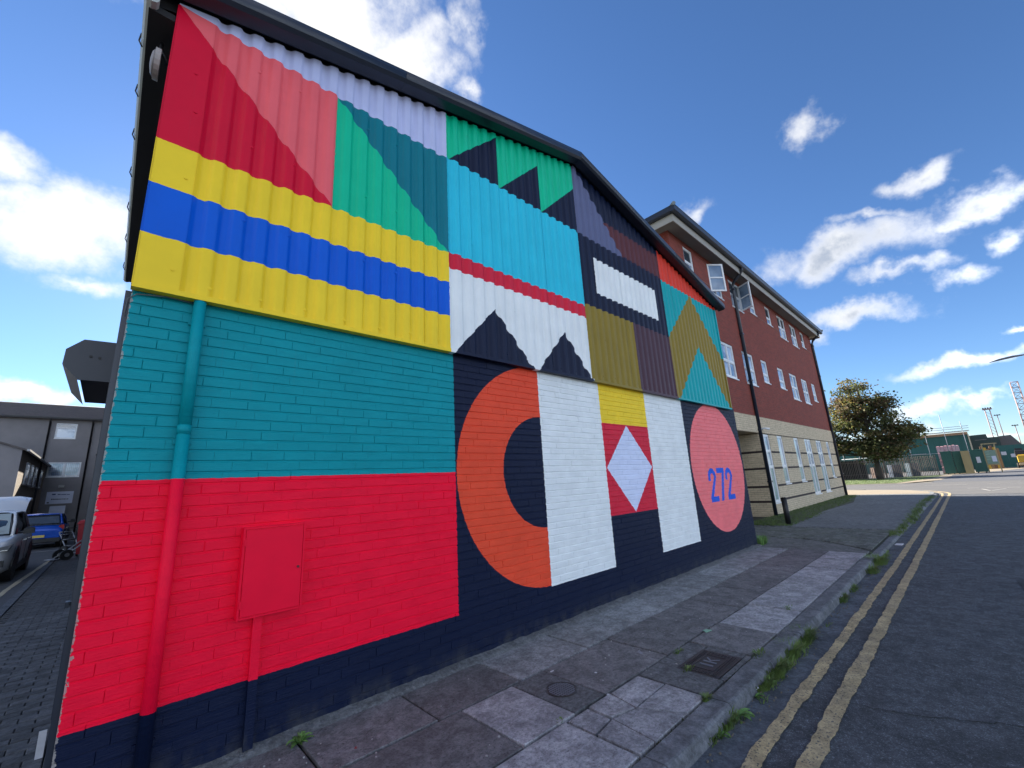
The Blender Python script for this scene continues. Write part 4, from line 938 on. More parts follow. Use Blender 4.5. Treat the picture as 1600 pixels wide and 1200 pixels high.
def car(root, paint, H, L, hw, hood, wsb, rfr, rfe, reb, zbelt, glassf, wheels, r):
    st = [(0, ringb(hw*.78, .34, .62, .74)), (.10, ringb(hw*.90, .27, .68, hood-.14)), (.40, ringb(hw*.98, .22, .70, hood-.03)), (wsb, ringb(hw, .2, .74, hood+.06)),
          (L*.5, ringb(hw, .2, .74, zbelt)), (L-.75, ringb(hw, .2, .76, zbelt+.02)), (L-.22, ringb(hw*.97, .25, .78, zbelt)), (L-.05, ringb(hw*.90, .30, .76, zbelt-.12)), (L, ringb(hw*.84, .36, .74, zbelt-.25))]
    loft(st, paint, 'body', root)
    gl = [(wsb-.05, ringg(hw*.82, hw*.78, zbelt-.10, zbelt-.02)), ((wsb+rfr)/2, ringg(hw*.88, hw*.74, zbelt-.06, (zbelt+H)/2+.04)), (rfr, ringg(hw*.90, hw*.70, zbelt-.06, H-.045)), ((rfr+rfe)/2, ringg(hw*.91, hw*.71, zbelt-.06, H-.015)), (rfe, ringg(hw*.9, hw*.70, zbelt-.06, H-.05)), (reb, ringg(hw*.84, hw*.76, zbelt-.08, zbelt+.02))]
    loft(gl, glassf, 'glazing', root)
    # roof panel and pillars
    b = MB(); rows = [(rfr-.02, H-.035), (rfr+.3, H-.005), ((rfr+rfe)/2, H+.012), (rfe-.2, H), (rfe+.05, H-.03)]
    for y, z in rows:
        for u in (-1, -.8, -.35, .35, .8, 1): b.v.append((u*hw*.72, y, z-(.06 if abs(u) == 1 else .012 if abs(u) == .8 else 0)+.028))
    for s in range(len(rows)-1):
        for a in range(5): b.face((s*6+a, s*6+a+1, s*6+a+7, s*6+a+6), 0, True)
    b.build('roof', paint, root)
    for sx in (-1, 1):
        b = MB(); b.tube([(sx*hw*.83, wsb-.03, zbelt-.06), (sx*hw*.79, (wsb+rfr)/2-.01, (zbelt+H)/2-.0), (sx*hw*.715, rfr, H-.05), (sx*hw*.72, (rfr+rfe)/2, H-.025), (sx*hw*.715, rfe, H-.05), (sx*hw*.84, reb-.02, zbelt)], [.035,.035,.035,.03,.04,.05], 8); b.build('pillar', paint, root)
        b = MB(); b.tube([(sx*hw*.925, (rfr+rfe)/2+.1, zbelt-.04), (sx*hw*.735, (rfr+rfe)/2+.16, H-.04)], .04, 6); b.build('door_pillar', m_dkplastic, root)
        b = MB(); 
        for yy in wheels:
            n = 18; o = len(b.v)
            for k in range(n+1):
                a = math.pi*k/n; b.v += [(sx*(hw+.012), yy+math.cos(a)*(r+.05), r+math.sin(a)*(r+.05)), (sx*(hw+.012), yy+math.cos(a)*(r+.11), r+math.sin(a)*(r+.11)), (sx*(hw-.25), yy+math.cos(a)*(r+.05), r+math.sin(a)*(r+.05))]
            for k in range(n): b.face((o+3*k, o+3*k+1, o+3*k+4, o+3*k+3)); b.face((o+3*k, o+3*k+3, o+3*k+5, o+3*k+2))
        b.build('wheel_arch', m_dkplastic, root)
        b = MB(); b.prism([(wheels[0]+.45,.20),(wheels[1]-.45,.20),(wheels[1]-.45,.34),(wheels[0]+.45,.34)], sx*(hw-.02), sx*(hw+.006), axis=0); b.build('sill_trim', m_dkplastic, root)
        for y0_ in (wheels[0]+.55, (wheels[0]+wheels[1])/2+.15):
            b = MB(); b.box(sx*hw*.985-.02, sx*hw*.985+.025, y0_+.75, y0_+.93, zbelt-.20, zbelt-.17); b.build('door_handle', m_chrome, root)
            b = MB(); b.box(sx*(hw+.003)-.004, sx*(hw+.003)+.004, y0_-.01, y0_-.002, .35, zbelt-.12); b.build('door_seam', m_dkplastic, root)
        for yy in wheels:
            wheel(root, sx*(hw+.0), yy, r, .22, sx)
            b = MB(); b.tube([(sx*(hw-.26), yy, r+.02), (sx*(hw+.007), yy, r+.02)], r+.05, 24, sm=False); b.build('wheel_well', m_black, root)
        b = MB(); mx = sx*(hw+.10); b.tube([(sx*hw*.90, wsb+.18, zbelt+.02), (mx-sx*.06, wsb+.14, zbelt+.05)], .025, 6); b.bbox(min(mx-sx*.09, mx+sx*.10), max(mx-sx*.09, mx+sx*.10), wsb+.04, wsb+.20, zbelt-.01, zbelt+.15, .04); b.build('door_mirror', m_black, root)
suv = thing('silver_suv', 'silver suv facing the camera with its tailgate raised in the yard', 'car', (-2.36, 12.05, 0))
car(suv, m_silver, 1.62, 4.35, .92, .98, 1.18, 1.95, 3.75, 4.15, 1.06, m_carglass, (.88, 3.50), .35)
b = MB(); b.v += [(-.70,1.17,1.045),(.70,1.17,1.045),(.60,1.88,1.54),(-.60,1.88,1.54)]; b.face((0,1,2,3)); b.v[0:4] = [(x, y-.02, z+.035) for x, y, z in b.v[0:4]]; b.build('windscreen', m_carglass_b, suv)
for sx in (-1, 1):
    b = MB(); b.prism([(sx*.42,.70),(sx*.86,.76),(sx*.90,.86),(sx*.80,.84),(sx*.45,.76)], .0, .34, axis=1); hl = b.build('headlight', m_headl, suv)
    b = MB(); b.box(min(sx*.5,sx*.85), max(sx*.5,sx*.85), -.012, .0, .735, .755); b.build('daytime_lamp', m_chrome, hl)
    b = MB(); b.box(min(sx*.55,sx*.82), max(sx*.55,sx*.82), .02, .12, .38, .52); b.build('air_intake', m_black, suv)
part('grille', 'box', m_dkplastic, suv, -.42, .42, -.01, .1, .56, .74)
b = MB(); b.box(-.55,.55,.0,.12,.28,.42); b.build('lower_grille', m_dkplastic, suv)
b = MB(); b.box(-.26,.26,-.02,-.01,.44,.55); b.build('number_plate', mat('white_plate', (.6,.6,.6), .5), suv)
b = MB()                                                     # tailgate lifted over the roof, curved panel
for i, (y, z) in enumerate(((3.85,1.66),(4.2,1.92),(4.6,2.06),(4.95,2.08),(5.05,2.0))):
    for u in (-1,-.6,0,.6,1): b.v.append((u*.66, y, z-(.07 if abs(u) == 1 else 0)))
for s in range(4):
    for a in range(4): b.face((s*5+a, s*5+a+1, s*5+a+6, s*5+a+5), 0, True)
tg = b.build('raised_tailgate', m_silver, suv)
b = MB()
for i, (y, z) in enumerate(((3.95,1.66),(4.25,1.86),(4.6,2.0),(4.9,2.02))):
    for u in (-1,1): b.v.append((u*.5, y, z))
for s in range(3): b.face((s*2, s*2+1, s*2+3, s*2+2))
b.build('tailgate_glass', m_carglass, tg)
for sx in (-1, 1):
    b = MB(); b.tube([(sx*.6, 3.9, 1.35), (sx*.58, 4.5, 1.98)], .014, 6); b.build('gas_strut', m_black, tg)
blue = thing('blue_hatchback', 'bright blue hatchback parked with its back to the camera beyond the silver suv', 'car', (-2.02, 28.3, 0), R(180))
car(blue, m_bluecar, 1.43, 3.95, .86, .92, 1.0, 1.65, 3.35, 3.78, .98, m_carglass, (.78, 3.22), .31)
part('rear_bumper', 'bbox', m_dkplastic, blue, -.74, .74, 3.80, 3.97, .26, .44, .03)
part('number_plate', 'box', m_plate, blue, -.26, .26, 3.955, 3.975, .47, .57)
b = MB(); b.v += [(-.64,3.83,1.02),(.64,3.83,1.02),(.56,3.42,1.38),(-.56,3.42,1.38)]; b.face((0,1,2,3)); b.v = [(x,y+.025,z+.02) for x,y,z in b.v]; b.build('rear_window', m_carglass, blue)
part('spoiler', 'bbox', m_bluecar, blue, -.56, .56, 3.30, 3.52, 1.405, 1.44, .015)
b = MB(); b.tube([(-.05,3.83,1.05),(.28,3.80,1.08)], .012, 5); b.build('wiper', m_black, blue)
for sx in (-1, 1):
    b = MB(); b.prism([(sx*.60,.74),(sx*.82,.76),(sx*.80,.96),(sx*.66,.93)], 3.70, 3.90, axis=1); b.build('tail_light', m_redlamp, blue)
# van panel / white board leaning behind the blue car
tag(part('white_board', 'box', m_sign, None, -2.72, -1.98, 38.9, 38.95, .0, 1.85), 'large blank pale board leaning against the rendered wall behind the blue car', 'board')
# red bin and hand trucks by the yard wall
bn = thing('red_bin', 'tall red plastic bin against the side wall of the mural building', 'bin', (-.30, 17.9, 0))
b = MB(); b.v += [(-.22,-.22,.10),(.2,-.22,.10),(.2,.25,.10),(-.22,.25,.10),(-.27,-.28,1.08),(.25,-.28,1.08),(.25,.30,1.08),(-.27,.30,1.08)]
for f in ((0,3,2,1),(0,1,5,4),(1,2,6,5),(2,3,7,6),(3,0,4,7)): b.face(f)
b.build('bin_body', m_redbin, bn); part('bin_rim', 'bbox', m_redbin, bn, -.30, .28, -.31, .33, 1.081, 1.13, .015); part('bin_lid', 'bbox', m_redbin, bn, -.27, .25, -.28, .30, 1.131, 1.20, .03)
for sx in (-.2, .18):
    b = MB(); b.tube([(sx-.03,.22,.1),(sx+.03,.22,.1)], .1, 14); b.build('wheel', m_rubber, bn)
def truck(x, y, rz, lab):
    t = thing('hand_truck', lab, 'hand truck', (x, y, 0), rz)
    b = MB()
    for sx in (-.18, .18): b.tube([(sx,-.35,.06),(sx,.0,.30),(sx,.55,.78)], .018, 6)
    b.tube([(-.18,.55,.78),(.18,.55,.78)], .018, 6)
    for k in (.0, .25, .45): b.tube([(-.18,k,.30+.87*k),(.18,k,.30+.87*k)], .014, 6)
    b.build('frame', m_steel, t)
    b = MB(); b.box(-.2,.2,-.56,-.34,.045,.06); b.build('toe_plate', m_steel, t)
    for sx in (-1, 1):
        b = MB(); b.tube([(sx*.22,-.2,.16),(sx*.29,-.2,.16)], .16, 20); w_ = b.build('wheel', m_rubber, t)
        b = MB(); b.tube([(sx*.21,-.2,.16),(sx*.30,-.2,.16)], .06, 12); b.build('hub', m_steel, w_)
    return t
truck(-.62, 17.3, R(-68), 'hand truck lying low with pale wheel hubs in front of the red bin')
truck(-.72, 19.6, R(25), 'hand truck further back between the blue car and the red bin')
b = MB()
for x in (-.95,-.62):
    b.tube([(x,18.6,.05),(x,18.55,.95)], .016, 6)
for z in (.3,.55,.95): b.tube([(-.95,18.57,z),(-.62,18.57,z)], .014, 6)
tag(b.build('trolley_frame', m_black, None), 'upright black wire trolley frame standing before the blue car', 'trolley')

# ================================================================== FAR SIDE OF THE JUNCTION
sheet('grass_verge', [(49.5,1.2),(62,-.6),(73.5,-1.0),(73,0),(67,5.2),(62,60),(49.5,60)], RZ+.02, m_grass2, **STR)
sheet('far_footway', [(49.05,60),(49.05,.8),(55,-1.4),(73,-1.9),(75,-3.2),(92,-8),(170,-22),(170,-17),(92,-4),(73.5,-1.0),(62,-.6),(49.5,1.2),(49.5,60)], RZ+.012, m_footwarm, **STR)
sheet('depot_yard', [(66,6),(75,-1.4),(170,-17),(260,-20),(260,60),(66,60)], RZ+.006, m_asphalt_far, **STR)
sheet('far_road', [(49,-1),(49,-12.5),(260,-60),(260,-30),(92,-8),(75,-3.2),(73,-1.9),(55,-1.4)], RZ+.003, mat('far_asphalt', (.075,.08,.095), .85, (.06,.065,.075), .3), **STR)
FN = thing('palisade_fence', 'galvanised palisade fence of pointed pales behind the verge and tree', 'fence', (66, 5, 0))
def fn(o): o.matrix_parent_inverse = Matrix.Translation((-66, -5, 0)); return o
A, B = Vector((60.5, 15, 0)), Vector((73.3, -.75, 0)); d = (B-A); Lf = d.length; d.normalize(); rzf = math.atan2(d.y, d.x)
b = MB(); b.prism([(-.036,0),(.036,0),(.036,2.25),(0,2.38),(-.036,2.25)], -.006, .006, axis=1)
pale = None
npal = int(Lf/.19)
for i in range(npal):
    p = A+d*(i*.19+.05); rz_ = rzf+random.uniform(-.05, .05)
    if pale is None: pale = fn(b.build('pale', m_pale, FN)); pale_me = pale.data; o = pale
    else: o = fn(link('pale', pale_me, FN))
    o.location = (p.x, p.y, RZ); o.rotation_euler = (random.uniform(-.01,.01), random.uniform(-.015,.015), rz_)
    if i % 5 == 2 and random.random() < .6:
        pass
for z in (.45, 1.9):
    b = MB(); q = Vector((d.y, -d.x, 0))*-.05
    b.tube([A+q+Vector((0,0,z)), B+q+Vector((0,0,z))], .028, 6); fn(b.build('rail', m_pale, FN))
for k in range(8):
    p = A+d*(k*Lf/7); b = MB(); b.box(p.x-.05, p.x+.05, p.y-.05+.1, p.y+.05+.1, RZ, 2.35); fn(b.build('post', m_pale, FN))
tag(part('dark_boarding', 'box', m_darkhedge, None, 0, 12.4, -.05, .05, 0, 2.25), 'long dark boarded screen behind the left part of the palisade fence', 'screen')
o = bpy.data.objects['dark_boarding']; o.location = (61.4, 15.2, RZ); o.rotation_euler = (0, 0, rzf)
# crates of goods seen through the pales
for i, (fx, w, h, col, lab) in enumerate(((.70,1.0,1.3,(.06,.03,.02),'rusty brown crate behind the middle of the palisade fence'),(.80,1.1,1.5,(.008,.03,.07),'blue crate stacked behind the palisade fence'),(.90,1.0,1.6,(.012,.045,.08),'paler blue crate behind the fence nearest the green bins'))):
    p = A+d*(fx*Lf); b = MB(); b.bbox(-w/2, w/2, .8, 1.6, 0, h, .03)
    for zz in (.35, .7, 1.05): b.box(-w/2-.02, w/2+.02, .77, .799, zz, zz+.06)
    o = tag(b.build('storage_crate', mat('crate_paint_%s' % 'abc'[i], col, .7), None), lab, 'crate'); o.location = (p.x, p.y, RZ); o.rotation_euler = (0, 0, rzf)
# green containers, plywood sheet, notice board, wrapped pallets
def container(name, lab, x, y, w, h, m, extra=None, dep=1.6):
    t = thing(name, lab, 'bin' if 'bin' in name else 'container', (x, y, RZ), 0)
    b = MB(); b.bbox(0, dep, -w/2, w/2, .12, h, .04)
    b.build('body', m, t)
    n = max(3, int(w/.22))
    b = MB()
    for k in range(n): yy = -w/2+.08+k*(w-.16)/(n-1); b.box(-.03, -.001, yy-.03, yy+.03, .18, h-.12)
    b.build('ribs', m, t)
    part('lid', 'bbox', m, t, -.05, dep+.02, -w/2-.03, w/2+.03, h+.001, h+.06, .02)
    for s in (-1, 1): part('skid', 'box', m_black, t, .05, .3, s*(w/2-.2)-.06, s*(w/2-.2)+.06, 0, .119)
    if extra: part('notice', 'box', m_white, t, -.045, -.031, extra[0], extra[1], extra[2], extra[3])
    return t
container('green_container', 'green steel container at the end of the palisade fence', 75.0, -1.62, .95, 2.72, m_green)
container('green_container', 'green steel container between the first green container and the plywood sheet', 75.3, -2.62, .98, 2.66, m_green)
container('green_container', 'green steel container with a white notice right of the plywood sheet', 76.0, -4.22, 1.05, 2.70, m_green, (-.15, .18, 1.2, 1.9))
pl = thing('plywood_sheet', 'tall upright plywood sheet standing between green containers', 'board', (74.6, -3.25, RZ)); 
b = MB(); b.box(-.02,.02,-.36,.36,0,2.68); b.build('panel', m_ply, pl)
for s in (-.33,.33): part('batten', 'box', m_wood, pl, .021, .07, s-.03, s+.03, 0, 2.6)
for s, lab in (((-.95,-1.75,1.15,.75), 'big bundle of shrink wrapped goods piled behind the left green containers'), ((-2.05,-2.75,.95,.75), 'second wrapped bundle leaning right behind the green containers')):
    t = thing('wrapped_pallet', lab, 'pallet', (77.8, (s[0]+s[1])/2, RZ)); 
    for L_ in range(4):
        w = abs(s[0]-s[1])+.25
        b = MB()
        for k in range(3):
            yy = -w/2+k*w/3; b.bbox(random.uniform(-.05,.05), 1.1, yy+.01, yy+w/3-.01, .15+L_*.86, .15+L_*.86+.82+random.uniform(-.06,.02), .07)
        b.build('load_layer', m_wrap, t)
    part('pallet_base', 'box', m_wood, t, 0, 1.1, -w/2, w/2, 0, .14)
nb_ = thing('notice_frame', 'timber framed notice panel with a pale sheet at the depot entrance', 'notice board', (76.5, -5.3, RZ))
for s in (-.52, .50): part('post', 'box', m_wood, nb_, -.05, .05, s-.05, s+.05, 0, 3.3)
part('crossbar', 'box', m_wood, nb_, -.06, .06, -.75, .55, 3.301, 3.42)
part('panel', 'box', m_notice, nb_, -.02, .02, -.46, .44, 1.0, 2.6); part('rail', 'box', m_wood, nb_, -.045, .045, -.46, .44, .86, .99)
part('paper', 'box', m_sign, nb_, -.03, -.021, -.38, -.02, 1.25, 1.9)
for z in (1.5, 1.8, 2.1, 2.35): part('slat', 'box', mat('pale_green_slat', (.30,.42,.33), .6), nb_, -.035, -.0211, .05, .40, z, z+.08)
# green warehouse with scaffold
GW = thing('green_warehouse', 'green clad warehouse with a tan eaves band behind the wrapped pallets', 'building', (104, 4, RZ))
b = MB(); b.box(0, 16, -8.0, 14, 0, 5.72)
for k in range(28): yy = -7.9+k*.8; b.box(-.05, -.001, yy, yy+.1, .1, 5.68)
b.build('cladding', m_green2, GW)
part('eaves_band', 'bbox', mat('tan_fascia', (.42,.28,.18), .6), GW, -.15, 16.1, -8.1, 14.1, 5.73, 6.15, .04)
part('corner_post', 'box', mat('cream_post', (.5,.46,.34), .6), GW, -.14, .1, -8.18, -8.01, 0, 5.72)
for yy in (-5.1, -6.1):
    b = MB(); b.tube([(-.06, yy, 3.95), (-.16, yy, 3.95)], .20, 12); b.build('round_light', m_white, GW)
SC = thing('scaffold', 'tubular scaffold with guard rails standing over the green warehouse front', 'scaffold', (102.8, 0, RZ))
for y in (13, 10.6, 8.2, 5.8, 3.4, 1.0, -1.4, -3.6):
    hh = {-1.4: 9.3, -3.6: 8.0}.get(y, 7.2)
    b = MB(); b.tube([(0,y,0),(0,y,hh)], .045, 6); b.build('standard', m_scaff, SC)
for z in (2.9, 6.35, 6.75, 7.1):
    b = MB(); b.tube([(.05,13.4,z),(.05,-4.4,z)], .04, 6); b.build('ledger', m_scaff, SC)
b = MB(); b.box(0,.9,-4.3,13.4,6.24,6.29); b.build('boards', m_wood, SC)
b = MB(); b.box(-.4,.6,1.5,6.5,2.93,2.98); b.build('boards', m_white, SC)
# grey sheds, green hoarding
t = thing('grey_shed', 'pair of plain grey pitched sheds right of the green warehouse', 'building', (118, -6, RZ))
b = MB(); b.prism([(-1.9,0),(2.2,0),(2.2,5.7),(1.7,6.0),(-.4,6.05),(-.5,5.4),(-1.9,5.4)], 0, 10, axis=0); b.build('shed', mat('dull_green_wall', (.05,.075,.065), .8), t)
b = MB(); b.prism([(-4.6,0),(-1.91,0),(-1.91,5.5),(-3.4,5.6),(-4.3,3.9)], 1, 12, axis=0); b.build('annex', mat('grey_brown_wall', (.14,.125,.12), .8), t)
part('roof_light', 'box', m_soffit, t, -.03, -.001, -.3, 1.2, 5.0, 5.12)
t = thing('tan_skip', 'tan timber stack and yellow machine parts below the grey sheds', 'stack', (100, -6.0, RZ))
for k in range(6): part('timber_pack', 'bbox', [mat('tan_timber', (.22,.14,.07), .8), m_yellowpaint, mat('brown_timber', (.14,.08,.05), .8)][k % 3], t, .0, 1.4, -.85+k*.33+.01, -.85+(k+1)*.33-.01, .0, 3.1+.22*((k*7) % 3), .05)
t = thing('green_hoarding', 'long green hoarding with small white notices right of the notice board', 'hoarding', (104, -8.2, RZ))
for k in range(9): part('hoarding_panel', 'box', m_green2, t, 0, .08, -7.5+k+.005, -7.5+(k+1)-.005, .1, 3.55)
for y, z in ((.85,2.3),(-.1,1.9),(-1.5,2.2)): part('notice', 'box', m_white, t, -.02, -.001, y-.28, y+.28, z-.28, z+.25)
fl = thing('yellow_machine', 'yellow forklift with dark cab parked before the green hoarding', 'forklift', (98, -8.7, RZ))
part('counterweight', 'bbox', m_yellowpaint, fl, 0, 1.4, -.62, .35, .85, 1.95, .15); part('bumper', 'bbox', m_beige, fl, -.25, 0, -.66, .4, .4, .75, .05)
part('cab', 'bbox', m_dkplastic, fl, .3, 1.3, -.5, .45, 1.751, 2.6, .1); part('mast', 'box', m_dkplastic, fl, 1.45, 1.6, -.4, .35, .2, 2.9)
for s in (-.55, .5):
    b = MB(); b.tube([(.3,s-.1,.38),(.3,s+.1,.38)], .38, 14); b.build('wheel', m_rubber, fl)
# lattice tower, floodlight masts
def lattice(name, lab, cat, x, y, h, w, m, panels, heads=True, label=None):
    t = thing(name, lab, cat, (x, y, RZ)); L = []
    for sx, sy in ((-1,-1),(1,-1),(1,1),(-1,1)):
        b = MB(); b.tube([(sx*w/2,sy*w/2,0),(sx*w/2,sy*w/2,h)], .13, 5); b.build('leg', m, t)
    b = MB()
    for k in range(panels):
        z0_, z1_ = h*k/panels, h*(k+1)/panels
        for (a, c_) in (((-1,-1),(1,-1)),((1,-1),(1,1)),((1,1),(-1,1)),((-1,1),(-1,-1))):
            p0 = (a[0]*w/2, a[1]*w/2, z0_); p1 = (c_[0]*w/2, c_[1]*w/2, z1_); b.tube([p0, p1] if k % 2 else [(c_[0]*w/2, c_[1]*w/2, z0_), (a[0]*w/2, a[1]*w/2, z1_)], .07, 4); b.tube([(a[0]*w/2, a[1]*w/2, z1_), (c_[0]*w/2, c_[1]*w/2, z1_)], .07, 4)
    b.build('bracing', m, t); return t
lattice('lattice_tower', 'tall open lattice tower rising at the right edge of the sky', 'tower', 250, -20.8, 29.6, 2.0, m_lattice, 14)
t = thing('twin_leg_mast', 'twin legged floodlight mast with a crosshead left of the lattice tower', 'mast', (250, -11.9, RZ))
for s in (-.65, .65):
    b = MB(); b.tube([(0,s,0),(0,s,20.2)], .16, 5); b.build('leg', m_lattice, t)
b = MB()
for k in range(14): b.tube([(0,-.65,k*1.4),(0,.65,k*1.4+1.4)], .05, 4)
b.build('bracing', m_lattice, t); part('crosshead', 'box', m_lattice, t, -.3, .3, -1.3, 1.3, 20.2, 20.7); 
for y in (-1.0,-.3,.4,1.0): part('floodlight', 'box', m_dkplastic, t, -.5, -.2, y-.2, y+.2, 20.71, 21.1)
for y, h, lab in ((-14.0, 17.6, 'taller single pole floodlight mast beside the twin legged mast'), (-17.6, 13.1, 'shorter single pole floodlight mast under the lattice tower')):
    t = thing('floodlight_mast', lab, 'mast', (250, y, RZ)); b = MB(); b.tube([(0,0,0),(0,0,h)], [.2,.11], 6); b.build('pole', m_lattice, t)
    part('headframe', 'box', m_lattice, t, -.2, .2, -.9, .9, h, h+.25)
    for s in (-.6, 0, .6): part('floodlight', 'box', m_dkplastic, t, -.45, -.2, s-.18, s+.18, h+.02, h+.4)
# street lamp whose arm enters at the right
sl = thing('street_lamp', 'grey street lamp whose curved arm reaches in over the road at the right edge', 'street lamp', (30, -7.6, RZ))
b = MB(); b.tube([(0,0,0),(0,0,1.2)], .10, 12); b.tube([(0,0,1.2),(0,0,5.6),(0,.15,5.95),(0,.5,6.12),(0,1.3,6.2)], [.065,.055,.045,.03,.024], 10); b.build('column', m_steel, sl)
b = MB(); b.tube([(0,1.3,6.20),(0,1.7,6.20),(0,2.1,6.16),(0,2.45,6.10)], [.028,.05,.045,.012], 10); b.build('lamp_head', mat('grey_lantern', (.16,.17,.19), .5), sl)

# ================================================================== TREE
def tree(name, lab, loc, height, blobs, nleaf, leafmats, seed, lsize=.2, trunk_r=.26):
    rnd = random.Random(seed); t = thing(name, lab, 'tree', loc)
    b = MB(); b.tube([(0,0,-.1),(.02,-.03,.6),(.05,.0,height*.28),(.0,.05,height*.5),(-.05,.1,height*.72),(0,.1,height*.92)], [trunk_r*1.35,trunk_r,trunk_r*.82,trunk_r*.6,trunk_r*.35,.05], 10); b.build('trunk', m_bark, t)
    limbs = MB(); tips = []
    for c_, r_ in blobs:
        for k in range(5):
            v = Vector((rnd.gauss(0,1), rnd.gauss(0,1), rnd.gauss(0,1))).normalized()*rnd.uniform(.5,.98)
            e = Vector((c_[0]+v.x*r_[0], c_[1]+v.y*r_[1], c_[2]+v.z*r_[2])); s_ = Vector((0, .04, max(height*.22, min(height*.8, e.z-1.3-rnd.random()))))
            mid_ = s_.lerp(e, .5)+Vector((rnd.uniform(-.3,.3), rnd.uniform(-.3,.3), .35))
            limbs.tube([s_, mid_, e], [.10, .055, .018], 5); tips.append(e)
            for q in range(3):
                e2 = e+Vector((rnd.uniform(-1,1), rnd.uniform(-1,1), rnd.uniform(-.5,.7))); limbs.tube([mid_.lerp(e, .6), e2], [.028, .008], 4, cap=False); tips.append(e2)
    limbs.build('limbs', m_bark, t)
    # clumps of leaves spread through the blobs, gaps left between them
    cl = []
    for c_, r_ in blobs:
        n = int(14*r_[0]*r_[1]*r_[2]/4)+10
        for k in range(n):
            v = Vector((rnd.gauss(0,1), rnd.gauss(0,1), rnd.gauss(0,1))).normalized()*(rnd.random()**.45)
            cl.append(Vector((c_[0]+v.x*r_[0], c_[1]+v.y*r_[1], c_[2]+v.z*r_[2])))
    cl += tips
    b = MB()
    per = max(8, nleaf//len(cl))
    for p in cl:
        s = rnd.uniform(.28, .62); mi = rnd.choices(range(len(leafmats)), [5,2.2,3,1.5])[0]
        if p.z > height*.62: mi = rnd.choices(range(len(leafmats)), [3,3,2,3.5])[0]
        for k in range(int(per*rnd.uniform(.5, 1.5))):
            q = p+Vector((rnd.gauss(0,s), rnd.gauss(0,s), rnd.gauss(0,s*.45)))
            a = Vector((rnd.gauss(0,1), rnd.gauss(0,1), rnd.gauss(0,.5))).normalized(); c2 = a.cross(Vector((rnd.gauss(0,1), rnd.gauss(0,1), rnd.gauss(0,1)))).normalized()
            l = lsize*rnd.uniform(.6, 1.3); w = l*.42
            o = len(b.v); b.v += [tuple(q-a*l*.5), tuple(q+c2*w), tuple(q+a*l*.5), tuple(q-c2*w)]; b.face((o, o+1, o+2, o+3), mi if rnd.random() < .8 else rnd.randrange(len(leafmats)))
    me = bpy.data.meshes.new('crown'); me.from_pydata(b.v, [], b.f)
    for m in leafmats: me.materials.append(m)
    me.polygons.foreach_set('material_index', b.mi); me.update(); link('crown', me, t); return t
tree('autumn_tree', 'tall spreading tree with browning autumn leaves in front of the palisade fence', (62.0, 3.6, RZ), 11.6,
     [((0,.3,9.6),(1.7,1.9,1.9)), ((0,1.2,8.0),(2.0,2.3,1.5)), ((.5,-1.3,8.2),(1.3,1.3,.8)), ((0,2.6,6.0),(2.3,2.2,1.8)), ((0,-.6,5.8),(2.5,2.8,1.8)), ((.3,-3.0,4.9),(1.7,1.7,1.3)), ((0,3.2,3.9),(2.0,2.0,1.1)), ((0,.2,3.5),(2.1,2.3,.9)), ((.2,-2.3,3.5),(1.5,1.4,.7)), ((0,4.6,5.2),(1.8,1.5,1.6)), ((0,5.0,3.6),(1.6,1.6,1.1)), ((.2,-1.0,2.9),(1.5,1.6,.6))], 29000, m_leaf, 3, .24)
tree('background_tree', 'lower yellow green tree peeping between the office block and the autumn tree', (66.0, 11.5, RZ), 9.0,
     [((0,0,6.6),(1.8,2.4,1.6)), ((0,.5,4.6),(2.2,2.8,1.6)), ((0,-1.0,3.4),(2,2,1.2))], 8000, m_leaf, 9, .28)

# ================================================================== SMALL PLANTS, LITTER
def blades(b, cx, cy, z, n, h, spread, rnd, lean=.6):
    for k in range(n):
        a = rnd.uniform(0, 6.283); r0 = spread*rnd.random()**.7*.45; x = cx+math.cos(a)*r0*1.3; y = cy+math.sin(a)*r0*.6; hh = h*rnd.uniform(.45, 1.1)
        dx, dy = math.cos(a)*hh*lean*rnd.uniform(.3,1.3), math.sin(a)*hh*lean*rnd.uniform(.3,1.3); w = .003+.003*rnd.random(); px_, py_ = -math.sin(a)*w, math.cos(a)*w
        o = len(b.v); b.v += [(x-px_,y-py_,z),(x+px_,y+py_,z),(x+dx*.45+px_*.8,y+dy*.45+py_*.8,z+hh*.65),(x+dx*.45-px_*.8,y+dy*.45-py_*.8,z+hh*.65),(x+dx,y+dy,z+hh*.9)]
        b.face((o,o+1,o+2,o+3)); b.face((o+3,o+2,o+4))
def tuft(x, y, z, n, h, s, lab, seed, grp='weeds along the kerb'):
    b = MB(); blades(b, 0, 0, 0, int(n*1.5), h*.85, s*1.25, random.Random(seed), .95); o = b.build('grass_tuft', m_grass, None, (x, y, z)); tag(o, lab, 'weed', grp)
def weed(x, y, z, n, s, lab, seed, grp='weeds along the kerb'):
    rnd = random.Random(seed); t = thing('leafy_weed', lab, 'weed', (x, y, z), 0, grp)
    for k in range(n):
        a = 6.283*k/n+rnd.uniform(-.3,.3); L = s*rnd.uniform(.6,1.1); w = L*.17; up = rnd.uniform(.2,.75); b = MB(); m_ = []
        segs = 4
        for i in range(segs+1):
            f = i/segs; r_ = L*f; zz = L*up*math.sin(f*2.4)*.6+.004; ww = w*math.sin(math.pi*min(.97, f*.85+.13))*(1+.25*(i % 2))
            cx, cy = math.cos(a)*r_, math.sin(a)*r_; b.v += [(cx-math.sin(a)*ww, cy+math.cos(a)*ww, zz), (cx, cy, zz-.006), (cx+math.sin(a)*ww, cy-math.cos(a)*ww, zz)]
        for i in range(segs):
            for j in range(2): b.face((3*i+j, 3*i+j+1, 3*i+3+j+1, 3*i+3+j))
        b.build('leaf', m_weed, t)
gz = RZ+.002
